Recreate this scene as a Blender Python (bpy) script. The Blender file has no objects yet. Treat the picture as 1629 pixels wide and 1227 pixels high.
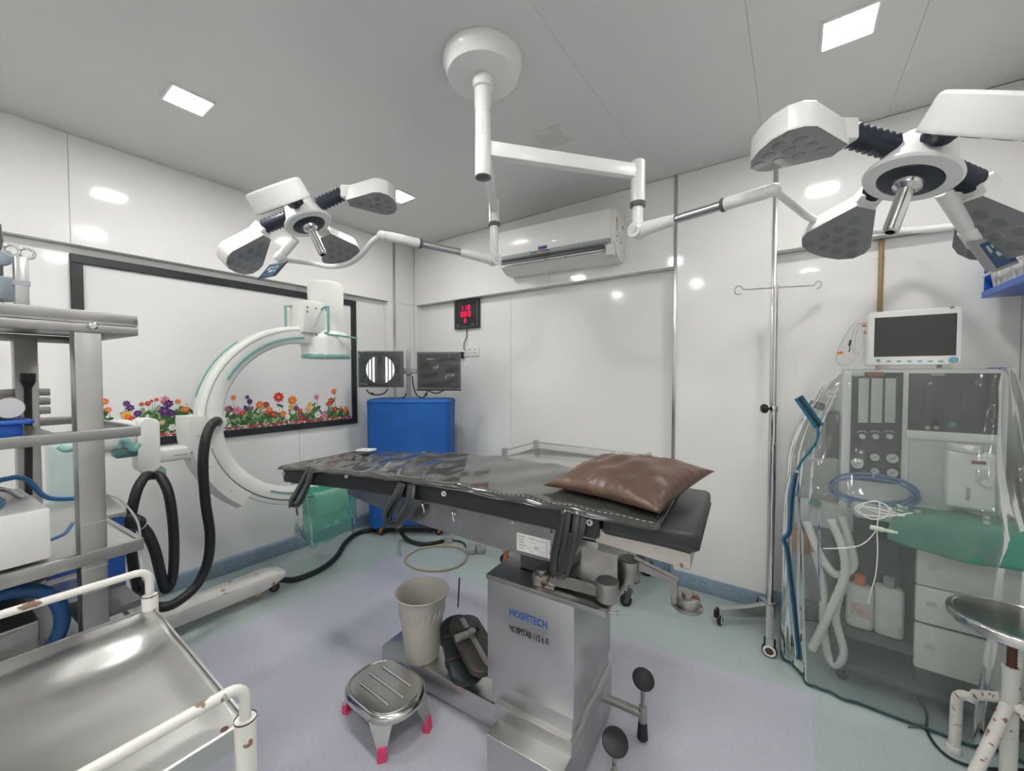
import bpy, bmesh, math, random
from mathutils import Vector as V, Matrix

random.seed(7)
SC = bpy.context.scene
COL = SC.collection

# ---------------------------------------------------------------- camera, world, exposure
FPX, YAW, PITCH, EYE = 627.0, math.radians(35.5), math.radians(-1.6), 1.42
cam = bpy.data.cameras.new('camera')
cam.sensor_fit = 'HORIZONTAL'; cam.sensor_width = 36.0; cam.lens = 36.0 * FPX / 1629.0
cam.clip_start = 0.02
co = bpy.data.objects.new('camera', cam); COL.objects.link(co)
co.location = (0, 0, EYE); co.rotation_euler = (math.pi / 2 + PITCH, 0, YAW)
SC.camera = co
w = bpy.data.worlds.new('world'); SC.world = w; w.use_nodes = True
w.node_tree.nodes['Background'].inputs[0].default_value = (0.80, 0.83, 0.86, 1)
w.node_tree.nodes['Background'].inputs[1].default_value = 0.3
vs = SC.view_settings
vs.view_transform = 'Standard'; vs.look = 'None'; vs.gamma = 1.0; vs.use_curve_mapping = False
vs.exposure = EXPO = 0.02
LAMP = 125.0            # emission strength of the lit ceiling panels
SC.cycles.transparent_max_bounces = 24
SC.cycles.max_bounces = 10
SC.cycles.sample_clamp_indirect = 6.0

# ---------------------------------------------------------------- picture ray -> point in the room
FWD = V((-math.sin(YAW) * math.cos(PITCH), math.cos(YAW) * math.cos(PITCH), math.sin(PITCH)))
RGT = V((math.cos(YAW), math.sin(YAW), 0)); UPV = RGT.cross(FWD)
CAM = V((0, 0, EYE))
def ray(x, y): return FWD + RGT * ((x - 814.5) / FPX) - UPV * ((y - 613.5) / FPX)
def pz(x, y, z): d = ray(x, y); return CAM + d * ((z - EYE) / d.z)
def pX(x, y, v): d = ray(x, y); return CAM + d * (v / d.x)
def pY(x, y, v): d = ray(x, y); return CAM + d * (v / d.y)
def pD(x, y, v): return CAM + ray(x, y) * v
def pN(x, y, p0, n): d = ray(x, y); return CAM + d * ((V(p0) - CAM).dot(n) / d.dot(n))

# ---------------------------------------------------------------- mesh builder
ROOT = {}
def perp(d):
    d = d.normalized(); a = V((0, 0, 1)) if abs(d.z) < 0.9 else V((1, 0, 0))
    u = d.cross(a).normalized(); return u, d.cross(u).normalized()
class MB:
    def __init__(s): s.v = []; s.f = []; s.m = []
    def add(s, vs, fs, mi=0):
        o = len(s.v); s.v += [V(p) for p in vs]; s.f += [tuple(i + o for i in f) for f in fs]; s.m += [mi] * len(fs); return s
    def obox(s, c, ux, uy, uz, mi=0, bev=0.0, seg=2):
        c, ux, uy, uz = V(c), V(ux), V(uy), V(uz)
        P = [c + ux * a + uy * b + uz * d for d in (-1, 1) for b in (-1, 1) for a in (-1, 1)]
        F = [(0, 2, 3, 1), (4, 5, 7, 6), (0, 1, 5, 4), (2, 6, 7, 3), (0, 4, 6, 2), (1, 3, 7, 5)]
        if ux.cross(uy).dot(uz) < 0: F = [tuple(reversed(f)) for f in F]
        if bev <= 0: return s.add(P, F, mi)
        bm = bmesh.new(); vv = [bm.verts.new(p) for p in P]
        for f in F: bm.faces.new([vv[i] for i in f])
        bmesh.ops.bevel(bm, geom=list(bm.edges), offset=min(bev, 0.49 * 2 * min(ux.length, uy.length, uz.length)), segments=seg, profile=0.5, affect='EDGES')
        return s.bm(bm, mi)
    def bm(s, bm, mi=0):
        bm.verts.index_update()
        s.add([v.co.copy() for v in bm.verts], [[v.index for v in f.verts] for f in bm.faces], mi); bm.free(); return s
    def box(s, x0, x1, y0, y1, z0, z1, mi=0, bev=0.0, seg=2):
        return s.obox(((x0 + x1) / 2, (y0 + y1) / 2, (z0 + z1) / 2), ((x1 - x0) / 2, 0, 0), (0, (y1 - y0) / 2, 0), (0, 0, (z1 - z0) / 2), mi, bev, seg)
    def tube(s, pts, r, n=10, mi=0, closed=False, caps=True):
        pts = [V(p) for p in pts]; k = len(pts)
        rr = r if isinstance(r, (list, tuple)) else [r] * k
        tang = []
        for i in range(k):
            a = pts[(i - 1) % k] if (closed or i > 0) else pts[i]
            b = pts[(i + 1) % k] if (closed or i < k - 1) else pts[i]
            t = (b - a); tang.append(t.normalized() if t.length > 1e-9 else V((0, 0, 1)))
        u, _ = perp(tang[0]); VV = []
        for i in range(k):
            t = tang[i]; u = (u - t * u.dot(t))
            u = u.normalized() if u.length > 1e-6 else perp(t)[0]
            w_ = t.cross(u)
            for j in range(n):
                a = 2 * math.pi * j / n; VV.append(pts[i] + (u * math.cos(a) + w_ * math.sin(a)) * rr[i])
        F = []
        for i in range(k if closed else k - 1):
            i2 = (i + 1) % k
            for j in range(n):
                j2 = (j + 1) % n; F.append((i * n + j, i * n + j2, i2 * n + j2, i2 * n + j))
        if caps and not closed:
            F.append(tuple(reversed(range(n)))); F.append(tuple((k - 1) * n + j for j in range(n)))
        return s.add(VV, F, mi)
    def cyl(s, p0, p1, r0, r1=None, n=24, mi=0, bev=0.0):
        p0, p1 = V(p0), V(p1); r1 = r0 if r1 is None else r1
        L = (p1 - p0).length
        if bev > 0:
            return s.lathe([(0, 0), (r0 - bev, 0), (r0 - .3 * bev, .3 * bev), (r0, bev), (r1, L - bev), (r1 - .3 * bev, L - .3 * bev), (r1 - bev, L), (0, L)], p0, p1 - p0, n, mi)
        return s.lathe([(0, 0), (r0, 0), (r1, L), (0, L)], p0, p1 - p0, n, mi)
    def lathe(s, prof, o, axis, n=32, mi=0, sx=1.0, sy=1.0, u=None):
        o = V(o); ax = V(axis).normalized()
        if u is None: u, w_ = perp(ax)
        else:
            u = V(u); u = (u - ax * u.dot(ax)).normalized(); w_ = ax.cross(u)
        if ax.cross(u).dot(w_) < 0: w_ = -w_
        VV = []; rings = []
        for (r, h) in prof:
            if r < 1e-7: rings.append([len(VV)]); VV.append(o + ax * h)
            else:
                rings.append(list(range(len(VV), len(VV) + n)))
                for j in range(n):
                    a = 2 * math.pi * j / n; VV.append(o + ax * h + u * (math.cos(a) * r * sx) + w_ * (math.sin(a) * r * sy))
        F = []
        for A, B in zip(rings, rings[1:]):
            if len(A) == 1 and len(B) == 1: continue
            for j in range(n):
                j2 = (j + 1) % n
                if len(A) == 1: F.append((A[0], B[j2], B[j]))
                elif len(B) == 1: F.append((A[j], A[j2], B[0]))
                else: F.append((A[j], A[j2], B[j2], B[j]))
        return s.add(VV, F, mi)
    def prism(s, poly, o, ux, uy, uz, mi=0, bev=0.0, seg=2):
        """poly: 2D points in ux,uy; extruded along uz (a vector with length)"""
        o, ux, uy, uz = V(o), V(ux), V(uy), V(uz)
        ar = sum(poly[i][0] * poly[(i + 1) % len(poly)][1] - poly[(i + 1) % len(poly)][0] * poly[i][1] for i in range(len(poly)))
        if ar * ux.cross(uy).dot(uz) < 0: poly = list(reversed(poly))
        k = len(poly); bot = [o + ux * a + uy * b for a, b in poly]; top = [p + uz for p in bot]
        F = [tuple(reversed(range(k))), tuple(range(k, 2 * k))] + [(i, (i + 1) % k, k + (i + 1) % k, k + i) for i in range(k)]
        if bev <= 0: return s.add(bot + top, F, mi)
        bm = bmesh.new(); vv = [bm.verts.new(p) for p in bot + top]
        for f in F: bm.faces.new([vv[i] for i in f])
        caps = [e for e in bm.edges if (e.verts[0].index, e.verts[1].index) != (0, 0)]
        bm.verts.index_update()
        ed = [e for e in bm.edges if (e.verts[0].index < k) == (e.verts[1].index < k)]
        bmesh.ops.bevel(bm, geom=ed, offset=bev, segments=seg, profile=0.5, affect='EDGES')
        return s.bm(bm, mi)
    def grid(s, fn, nu, nv, mi=0, wrap=False):
        VV = [V(fn(i / nu, j / nv)) for i in range(nu + (0 if wrap else 1)) for j in range(nv + 1)]
        F = []; m = nv + 1; N = nu if wrap else nu + 1
        for i in range(nu):
            i2 = (i + 1) % N
            for j in range(nv): F.append((i * m + j, i2 * m + j, i2 * m + j + 1, i * m + j + 1))
        return s.add(VV, F, mi)
    def ball(s, c, r, n=16, mi=0, sc=(1, 1, 1)):
        k = n // 2; c = V(c)
        def fn(u, v):
            a = 2 * math.pi * u; b = math.pi * v
            return c + V((math.cos(a) * math.sin(b) * r * sc[0], math.sin(a) * math.sin(b) * r * sc[1], math.cos(b) * r * sc[2]))
        return s.grid(fn, n, k, mi, wrap=True)
    def split(s, name, mats, parent=None, **k):
        """one object for each connected piece"""
        par = list(range(len(s.v)))
        def find(a):
            while par[a] != a: par[a] = par[par[a]]; a = par[a]
            return a
        for f in s.f:
            r = find(f[0])
            for q in f[1:]: par[find(q)] = r
        gr = {}
        for i, f in enumerate(s.f): gr.setdefault(find(f[0]), []).append(i)
        out = []
        for fs in gr.values():
            mp = {}; mb = MB()
            for i in fs:
                for q in s.f[i]:
                    if q not in mp: mp[q] = len(mb.v); mb.v.append(s.v[q])
                mb.f.append(tuple(mp[q] for q in s.f[i])); mb.m.append(s.m[i])
            out.append(mb.build(name, mats, parent, **k))
        return out
    def build(s, name, mats, parent=None, angle=35, kind=None, label=None, solid=0.0, sub=0, merge=False):
        me = bpy.data.meshes.new(name)
        off = V((0, 0, 0))
        if parent is not None: off = ROOT[parent]
        elif s.v and kind is None:
            off = V(((min(p.x for p in s.v) + max(p.x for p in s.v)) / 2, (min(p.y for p in s.v) + max(p.y for p in s.v)) / 2, min(p.z for p in s.v)))
        me.from_pydata([tuple(p - off) for p in s.v], [], s.f)
        for m in (mats if isinstance(mats, (list, tuple)) else [mats]): me.materials.append(m)
        me.polygons.foreach_set('material_index', s.m)
        if merge:
            b = bmesh.new(); b.from_mesh(me); bmesh.ops.remove_doubles(b, verts=b.verts, dist=1e-5); b.to_mesh(me); b.free()
        me.shade_smooth()
        if angle < 180: me.set_sharp_from_angle(angle=math.radians(angle))
        me.update()
        o = bpy.data.objects.new(name, me); COL.objects.link(o)
        if parent is not None: o.parent = parent
        else: o.location = off
        ROOT[o] = off
        if solid: md = o.modifiers.new('solid', 'SOLIDIFY'); md.thickness = solid; md.offset = 0
        if sub: md = o.modifiers.new('sub', 'SUBSURF'); md.levels = sub; md.render_levels = sub
        if kind: o['kind'] = kind
        if label: o['label'] = label
        return o
def tag(o, label, cat, group=None):
    o['label'] = label; o['category'] = cat
    if group: o['group'] = group
    return o
def thing(name, label, cat, loc, group=None):
    o = bpy.data.objects.new(name, None); COL.objects.link(o); o.location = V(loc); o.empty_display_size = 0.05
    ROOT[o] = V(loc); return tag(o, label, cat, group)
def part(name, parent, mats, **k):
    """decorator-free helper: returns an MB whose .done() builds it"""
    mb = MB(); mb.done = lambda: mb.build(name, mats, parent, **k); return mb
def copy_tree(o, delta, label=None):
    c = o.copy(); COL.objects.link(c); c.location = o.location + V(delta); ROOT[c] = ROOT[o] + V(delta)
    if label: c['label'] = label
    def rec(a, b):
        for ch in list(a.children):
            d = ch.copy(); COL.objects.link(d); d.parent = b; d.matrix_parent_inverse = ch.matrix_parent_inverse; rec(ch, d)
    rec(o, c); return c
def cr(pts, n=8, closed=False):
    pts = [V(p) for p in pts]; k = len(pts); out = []
    for i in range(k if closed else k - 1):
        p1, p2 = pts[i], pts[(i + 1) % k]
        p0 = pts[(i - 1) % k] if (closed or i > 0) else p1 * 2 - p2
        p3 = pts[(i + 2) % k] if (closed or i < k - 2) else p2 * 2 - p1
        for j in range(n):
            t = j / n; t2, t3 = t * t, t * t * t
            out.append(0.5 * ((2 * p1) + (p2 - p0) * t + (2 * p0 - 5 * p1 + 4 * p2 - p3) * t2 + (3 * p1 - p0 - 3 * p2 + p3) * t3))
    if not closed: out.append(pts[-1])
    return out
def rrect(w_, h, r, n=5, cx=0, cy=0):
    out = []
    for (sx, sy, a0) in ((1, 1, 0), (-1, 1, 90), (-1, -1, 180), (1, -1, 270)):
        for i in range(n + 1):
            a = math.radians(a0 + 90 * i / n)
            out.append((cx + sx * (w_ / 2 - r) + r * math.cos(a), cy + sy * (h / 2 - r) + r * math.sin(a)))
    return out
def text_mesh(mb, s, size, o, ux, uy, mi=0, align='LEFT', sx=1.0, off=0.0006, bold=0.022):
    cu = bpy.data.curves.new('t', 'FONT'); cu.body = s; cu.size = size; cu.align_x = align; cu.resolution_u = 2; cu.offset = bold * size
    ob = bpy.data.objects.new('t', cu); COL.objects.link(ob)
    dg = bpy.context.evaluated_depsgraph_get(); me = bpy.data.meshes.new_from_object(ob.evaluated_get(dg))
    ux, uy = V(ux), V(uy); n = ux.cross(uy).normalized()
    mb.add([V(o) + ux * v.co.x * sx + uy * v.co.y + n * off for v in me.vertices], [tuple(p.vertices) for p in me.polygons], mi)
    bpy.data.objects.remove(ob); bpy.data.meshes.remove(me); bpy.data.curves.remove(cu)

# ---------------------------------------------------------------- materials
MATS = {}
def mat(name, col, rough=0.5, metal=0.0, spec=0.5, coat=0.0, noise=0.0, nscale=8.0, ncol=None, rn=0.0, bump=0.0, bscale=40.0, stretch=None,
        alpha=1.0, emit=None, estr=0.0, trans=0.0, ior=1.45, spots=None, coatr=0.05, det=4):
    m = bpy.data.materials.new(name); m.use_nodes = True; nt = m.node_tree; N = nt.nodes; L = nt.links
    b = N['Principled BSDF']; c4 = (*col, 1)
    b.inputs['Base Color'].default_value = c4; b.inputs['Roughness'].default_value = rough; b.inputs['Metallic'].default_value = metal
    b.inputs['Specular IOR Level'].default_value = spec; b.inputs['Coat Weight'].default_value = coat; b.inputs['Coat Roughness'].default_value = coatr
    b.inputs['Alpha'].default_value = alpha; b.inputs['Transmission Weight'].default_value = trans; b.inputs['IOR'].default_value = ior
    if emit: b.inputs['Emission Color'].default_value = (*emit, 1); b.inputs['Emission Strength'].default_value = estr
    tc = None
    def coord(scale):
        nonlocal tc
        tc = tc or N.new('ShaderNodeTexCoord')
        mp = N.new('ShaderNodeMapping'); L.new(tc.outputs['Object'], mp.inputs[0])
        mp.inputs['Scale'].default_value = [scale * q for q in (stretch or (1, 1, 1))]
        return mp.outputs[0]
    def ntex(scale, det=4):
        t = N.new('ShaderNodeTexNoise'); t.inputs['Scale'].default_value = 1.0; t.inputs['Detail'].default_value = det
        L.new(coord(scale), t.inputs['Vector']); return t.outputs['Fac']
    colsock = None
    if noise > 0:
        f = ntex(nscale, det); mx = N.new('ShaderNodeMix'); mx.data_type = 'RGBA'
        rmp = N.new('ShaderNodeMapRange'); rmp.inputs[1].default_value = 0.3; rmp.inputs[2].default_value = 0.7; L.new(f, rmp.inputs[0])
        L.new(rmp.outputs[0], mx.inputs[0])
        nc = ncol or tuple(max(0, q * (1 - noise)) for q in col)
        mx.inputs[6].default_value = c4; mx.inputs[7].default_value = (*nc, 1); colsock = mx.outputs[2]
    if spots:      # (colour, scale, threshold)
        f = ntex(spots[1], 6); rmp = N.new('ShaderNodeMapRange'); rmp.inputs[1].default_value = spots[2]; rmp.inputs[2].default_value = spots[2] + 0.03; L.new(f, rmp.inputs[0])
        mx = N.new('ShaderNodeMix'); mx.data_type = 'RGBA'; L.new(rmp.outputs[0], mx.inputs[0])
        if colsock: L.new(colsock, mx.inputs[6])
        else: mx.inputs[6].default_value = c4
        mx.inputs[7].default_value = (*spots[0], 1); colsock = mx.outputs[2]
    if colsock: L.new(colsock, b.inputs['Base Color'])
    if rn > 0:
        f = ntex(nscale * 1.7, det); rmp = N.new('ShaderNodeMapRange'); L.new(f, rmp.inputs[0])
        rmp.inputs[1].default_value = 0.3; rmp.inputs[2].default_value = 0.7; rmp.inputs[3].default_value = max(0.02, rough - rn); rmp.inputs[4].default_value = rough + rn
        L.new(rmp.outputs[0], b.inputs['Roughness'])
    if bump > 0:
        f = ntex(bscale, 3); bp = N.new('ShaderNodeBump'); bp.inputs['Strength'].default_value = bump; bp.inputs['Distance'].default_value = 0.01
        L.new(f, bp.inputs['Height']); L.new(bp.outputs[0], b.inputs['Normal'])
    MATS[name] = m; return m
def film(name, tint, gloss_rough=0.08, refl=0.25, haze=0.1, hcol=(0.8, 0.85, 0.82), bump=0.0, bscale=9.0, stretch=(1, 1, 1)):
    """thin clear plastic sheet: mostly see-through, glossy, a little milky"""
    m = bpy.data.materials.new(name); m.use_nodes = True; nt = m.node_tree; N = nt.nodes; L = nt.links
    N.remove(N['Principled BSDF']); out = N['Material Output']
    t = N.new('ShaderNodeBsdfTransparent'); t.inputs[0].default_value = (*tint, 1)
    g = N.new('ShaderNodeBsdfGlossy'); g.inputs['Roughness'].default_value = gloss_rough; g.inputs[0].default_value = (1, 1, 1, 1)
    d = N.new('ShaderNodeBsdfDiffuse'); d.inputs[0].default_value = (*hcol, 1)
    m1 = N.new('ShaderNodeMixShader'); m1.inputs[0].default_value = haze; L.new(t.outputs[0], m1.inputs[1]); L.new(d.outputs[0], m1.inputs[2])
    m2 = N.new('ShaderNodeMixShader'); lw = N.new('ShaderNodeLayerWeight'); lw.inputs[0].default_value = refl
    L.new(lw.outputs['Fresnel'], m2.inputs[0]); L.new(m1.outputs[0], m2.inputs[1]); L.new(g.outputs[0], m2.inputs[2])
    if bump > 0:
        tc = N.new('ShaderNodeTexCoord'); nz = N.new('ShaderNodeTexNoise'); nz.inputs['Scale'].default_value = bscale; nz.inputs['Detail'].default_value = 3; mp = N.new('ShaderNodeMapping'); mp.inputs['Scale'].default_value = stretch; L.new(tc.outputs['Object'], mp.inputs[0]); L.new(mp.outputs[0], nz.inputs[0])
        bp = N.new('ShaderNodeBump'); bp.inputs['Strength'].default_value = bump; bp.inputs['Distance'].default_value = 0.03; L.new(nz.outputs[0], bp.inputs['Height'])
        L.new(bp.outputs[0], g.inputs['Normal']); L.new(bp.outputs[0], lw.inputs['Normal'])
    L.new(m2.outputs[0], out.inputs[0]); MATS[name] = m; return m

M_wall = mat('white laminate', (0.865, 0.862, 0.84), 0.08, coat=0.0, spec=0.45, noise=0.03, nscale=2.0, rn=0.03, bump=0.012, bscale=3)
M_ceil = mat('ceiling laminate', (0.72, 0.72, 0.71), 0.38, spec=0.4, noise=0.03, nscale=1.5)
M_floor = mat('teal vinyl', (0.465, 0.545, 0.535), 0.32, noise=0.2, nscale=70, ncol=(0.405, 0.48, 0.475), rn=0.05, spots=((0.30, 0.39, 0.41), 150, 0.68))
M_lilac = mat('lilac vinyl', (0.53, 0.535, 0.61), 0.30, noise=0.1, nscale=70, ncol=(0.49, 0.495, 0.57), rn=0.05, spots=((0.36, 0.36, 0.43), 140, 0.70))
M_cove = mat('blue vinyl skirting', (0.30, 0.40, 0.50), 0.35, noise=0.25, nscale=50)
M_alu = mat('brushed aluminium', (0.62, 0.62, 0.62), 0.22, 1.0)
M_steel = mat('stainless steel', (0.58, 0.58, 0.565), 0.33, 1.0, noise=0.07, nscale=3, rn=0.06, det=1)
M_steelb = mat('bright steel', (0.68, 0.68, 0.66), 0.2, 1.0, noise=0.05, nscale=4, rn=0.04, det=1)
M_steeld = mat('worn steel', (0.47, 0.465, 0.45), 0.36, 1.0, noise=0.26, nscale=8, rn=0.08, det=5)
M_tray = mat('scratched steel sheet', (0.60, 0.60, 0.58), 0.34, 1.0, noise=0.10, nscale=7, rn=0.06, bump=0.03, bscale=30, stretch=(1, .12, 1), det=2)
M_chrome = mat('chrome', (0.80, 0.80, 0.80), 0.07, 1.0)
M_white = mat('white enamel', (0.82, 0.82, 0.80), 0.28, coat=0.3, noise=0.03, nscale=5)
M_cream = mat('off white moulding', (0.78, 0.79, 0.75), 0.35, noise=0.04, nscale=6)
M_chip = mat('chipped white paint', (0.76, 0.75, 0.70), 0.40, noise=0.06, nscale=10, spots=((0.22, 0.14, 0.09), 22, 0.64))
M_rusty = mat('rust flecked white paint', (0.74, 0.71, 0.66), 0.45, noise=0.1, nscale=14, spots=((0.30, 0.17, 0.10), 45, 0.60))
M_grey = mat('grey plastic', (0.38, 0.385, 0.38), 0.4)
M_lgrey = mat('light grey plastic', (0.60, 0.61, 0.60), 0.4)
M_dgrey = mat('dark grey plastic', (0.10, 0.105, 0.11), 0.4)
M_black = mat('black rubber', (0.018, 0.019, 0.02), 0.42)
M_blackg = mat('glossy black', (0.015, 0.016, 0.017), 0.12)
M_navy = mat('dark navy bellows', (0.02, 0.028, 0.045), 0.35)
M_lens = mat('smoked lens plate', (0.25, 0.25, 0.25), 0.25, coat=0.3)
M_lensd = mat('lens', (0.19, 0.195, 0.20), 0.12, coat=0.6)
M_vinyl = mat('black vinyl', (0.035, 0.037, 0.036), 0.36, noise=0.2, nscale=20, bump=0.06, bscale=60)
M_sheet = mat('glossy charcoal plastic sheet', (0.05, 0.05, 0.048), 0.16, coat=0.5, bump=0.22, bscale=7, coatr=0.08)
M_strap = mat('shiny black strap', (0.03, 0.033, 0.032), 0.2, coat=0.5, bump=0.2, bscale=30)
M_brown = mat('brown leatherette', (0.125, 0.074, 0.052), 0.33, noise=0.2, nscale=9, bump=0.10, bscale=16)
M_blue = mat('royal blue cloth', (0.012, 0.125, 0.47), 0.62, noise=0.15, nscale=6, bump=0.12, bscale=9)
M_bluep = mat('blue plastic', (0.012, 0.10, 0.48), 0.3)
M_bluec = mat('blue tubing', (0.02, 0.15, 0.38), 0.3)
M_teal = mat('teal rail', (0.20, 0.42, 0.38), 0.35)
M_tealp = mat('pale teal paint', (0.52, 0.63, 0.61), 0.35)
M_green = mat('green cloth', (0.08, 0.30, 0.22), 0.7, noise=0.2, nscale=8, bump=0.1, bscale=12)
M_pink = mat('pink rubber', (0.80, 0.06, 0.18), 0.4)
M_orange = mat('orange plastic', (0.80, 0.20, 0.03), 0.4)
M_copper = mat('orange castor plate', (0.55, 0.22, 0.08), 0.4, noise=0.3, nscale=30)
M_rust = mat('rust', (0.14, 0.06, 0.035), 0.7, noise=0.4, nscale=40)
M_bin = mat('translucent grey plastic', (0.52, 0.50, 0.45), 0.42, noise=0.05, nscale=8)
M_bamboo = mat('tan pipe', (0.42, 0.29, 0.12), 0.5, noise=0.3, nscale=12)
M_tan = mat('tan cable', (0.42, 0.38, 0.25), 0.45)
M_paper = mat('paper label', (0.72, 0.72, 0.69), 0.6)
M_ink = mat('dark ink', (0.03, 0.03, 0.03), 0.6)
M_inkblue = mat('blue ink', (0.02, 0.12, 0.38), 0.5)
M_red = mat('red ink', (0.55, 0.08, 0.05), 0.5)
M_skin = mat('orange tan cylinder', (0.55, 0.28, 0.14), 0.5)
M_milk = mat('milky plastic', (0.78, 0.78, 0.74), 0.35)
M_screen = mat('dark screen', (0.035, 0.036, 0.036), 0.18, coat=0.3)
M_panel = mat('charcoal panel', (0.03, 0.032, 0.032), 0.25)
M_sky = mat('blue button', (0.10, 0.34, 0.50), 0.4)
M_gap = mat('joint gap', (0.45, 0.45, 0.44), 0.6)  # even grey of the backing that shows in the panel joints
M_led = mat('lit ceiling diffuser', (1, 1, 1), 0.4, emit=(1.0, 0.985, 0.96), estr=LAMP)
M_led0 = mat('unlit ceiling diffuser', (0.62, 0.62, 0.60), 0.4)
M_red7 = mat('red led digits', (0.2, 0, 0.01), 0.4, emit=(1.0, 0.0, 0.06), estr=1.6)
M_film = film('clear cover film', (0.83, 0.855, 0.84), 0.09, 0.30, 0.13, (0.62, 0.66, 0.63), bump=0.8, bscale=5.0, stretch=(1, 1, .22))
M_gfilm = film('green bag film', (0.52, 0.84, 0.72), 0.15, 0.2, 0.28, (0.22, 0.56, 0.44), bump=0.3, bscale=14.0)
M_sfilm = film('monitor film', (0.75, 0.77, 0.76), 0.08, 0.35, 0.05, bump=0.5, bscale=12.0)
M_jar = film('clear jar', (0.80, 0.84, 0.84), 0.05, 0.3, 0.12)
M_glass = film('picture glass', (0.97, 0.98, 0.97), 0.02, 0.08, 0.0)
M_chip2 = mat('scuffed white arm', (0.84, 0.84, 0.82), 0.3, coat=0.2, spots=((0.25, 0.22, 0.2), 30, 0.72))
M_scr = mat('blue grey display', (0.06, 0.13, 0.22), 0.25)
M_frame = mat('black frame', (0.025, 0.03, 0.032), 0.3)
M_print = mat('white print sheet', (0.80, 0.80, 0.795), 0.06, spec=0.4)
M_lgrey2 = mat('grey green band', (0.34, 0.37, 0.36), 0.35)
M_navyb = mat('navy badge', (0.05, 0.06, 0.28), 0.4)
M_amber = mat('amber display', (0.55, 0.28, 0.10), 0.4)
M_salmon = mat('salmon sticker', (0.62, 0.28, 0.18), 0.5)
M_dteal = mat('dark teal casting', (0.05, 0.13, 0.13), 0.35)
M_ink2 = mat('grey print', (0.25, 0.25, 0.25), 0.5)
M_leg = mat('scuffed cream leg', (0.74, 0.72, 0.68), 0.4, noise=0.08, nscale=8, spots=((0.42, 0.24, 0.14), 16, 0.66))
M_copper2 = mat('worn tan wheel', (0.52, 0.36, 0.25), 0.5, noise=0.3, nscale=30)
M_greenp = mat('green plastic folds', (0.02, 0.42, 0.27), 0.3, alpha=0.75)
M_lgrey3 = mat('taped grey post', (0.42, 0.43, 0.43), 0.4)
M_glow = mat('lit white screen stripe', (0.8, 0.8, 0.8), 0.4, emit=(1, 0.99, 0.98), estr=1.0)
M_dglow = mat('dim screen stripe', (0.2, 0.2, 0.2), 0.4)
M_headf = mat('rust spotted cream frame', (0.55, 0.51, 0.46), 0.4, 0.2, noise=0.2, nscale=9, spots=((0.16, 0.07, 0.04), 22, 0.68))
M_rsteel = mat('rust stained steel', (0.46, 0.44, 0.41), 0.32, 0.85, noise=0.3, nscale=12, spots=((0.16, 0.07, 0.04), 14, 0.62))
M_alug = mat('dull grey metal', (0.40, 0.40, 0.38), 0.4, 0.7, noise=0.2, nscale=20)
M_dulls = mat('dull strip', (0.42, 0.42, 0.40), 0.4, 0.6, noise=0.3, nscale=30)
M_padd = mat('dark teal vinyl', (0.020, 0.030, 0.031), 0.4, noise=0.2, nscale=30)
M_padb = mat('brown grey vinyl', (0.065, 0.058, 0.052), 0.45, noise=0.3, nscale=18)
M_tubep = mat('pale flow tube', (0.58, 0.60, 0.58), 0.25, noise=0.2, nscale=6, stretch=(1, 1, .2))
M_dred = mat('dull red badge', (0.30, 0.08, 0.06), 0.5)
M_dgrn = mat('dark green grey body', (0.075, 0.10, 0.09), 0.45)
M_smoke = mat('grey translucent housing', (0.34, 0.34, 0.325), 0.3)
M_lred = mat('red and white label', (0.62, 0.32, 0.26), 0.5, noise=.5, nscale=30, ncol=(.75, .72, .68))
M_bluec2 = mat('clear blue tubing', (0.06, 0.16, 0.36), 0.25)
M_pgreen = mat('pale green connector', (0.56, 0.64, 0.54), 0.4)
M_skyb = mat('grey blue button', (0.16, 0.36, 0.44), 0.4)
M_tape = mat('blue zip tape', (0.01, 0.14, 0.24), 0.35)
M_hem = mat('dark teal binding', (0.015, 0.075, 0.085), 0.45)
M_dblue = mat('slate blue content', (0.30, 0.36, 0.40), 0.5)
M_purp = mat('purple marked tape', (0.42, 0.40, 0.50), 0.5)
M_plaster = mat('brown plaster roll', (0.30, 0.23, 0.20), 0.5)
M_whbox = mat('white powder coat', (0.74, 0.74, 0.73), 0.3, noise=0.05, nscale=7)
M_bluec3 = mat('dark blue hose', (0.012, 0.065, 0.19), 0.3)
M_bluep2 = mat('deep blue enamel', (0.010, 0.075, 0.33), 0.35)

# ---------------------------------------------------------------- the room
XL, XLR, YB, YBR, XR, YF, HC = -3.25, -3.31, 2.79, 2.87, 0.86, -2.3, 2.74
ZB = 2.14                                     # underside of the beams
def panels(name, parent, rects, o, ux, uy, n, m=None, th=0.006, gap=0.003):
    for (a0, a1, b0, b1) in rects:
        mb = MB(); mb.obox(V(o) + V(ux) * ((a0 + a1) / 2) + V(uy) * ((b0 + b1) / 2) + V(n) * (th / 2), V(ux) * ((a1 - a0) / 2 - gap / 2), V(uy) * ((b1 - b0) / 2 - gap / 2), V(n) * (th / 2), 0, 0.001, 1)
        mb.build(name, m or M_wall, parent)
fl = MB().box(XL - .2, XR + .1, YF - .1, YBR + .1, -0.08, 0).build('floor', M_floor, kind='structure')
MB().prism([(-2.53, YF), (-2.50, 1.945), (-1.4, 2.02), (-.76, 2.056), (-.23, 2.107), (.087, 2.16), (.087, YF)], (0, 0, -0.001), (1, 0, 0), (0, 1, 0), (0, 0, 0.0025)).build('vinyl_inlay', M_lilac, fl)
ce = MB().box(XL - .2, XR + .1, YF - .1, YBR + .1, HC + .008, HC + .06).build('ceiling', M_gap, kind='structure')
cx = [XL - .05, -0.78, -0.16, 0.37, XR + .02]
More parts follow.
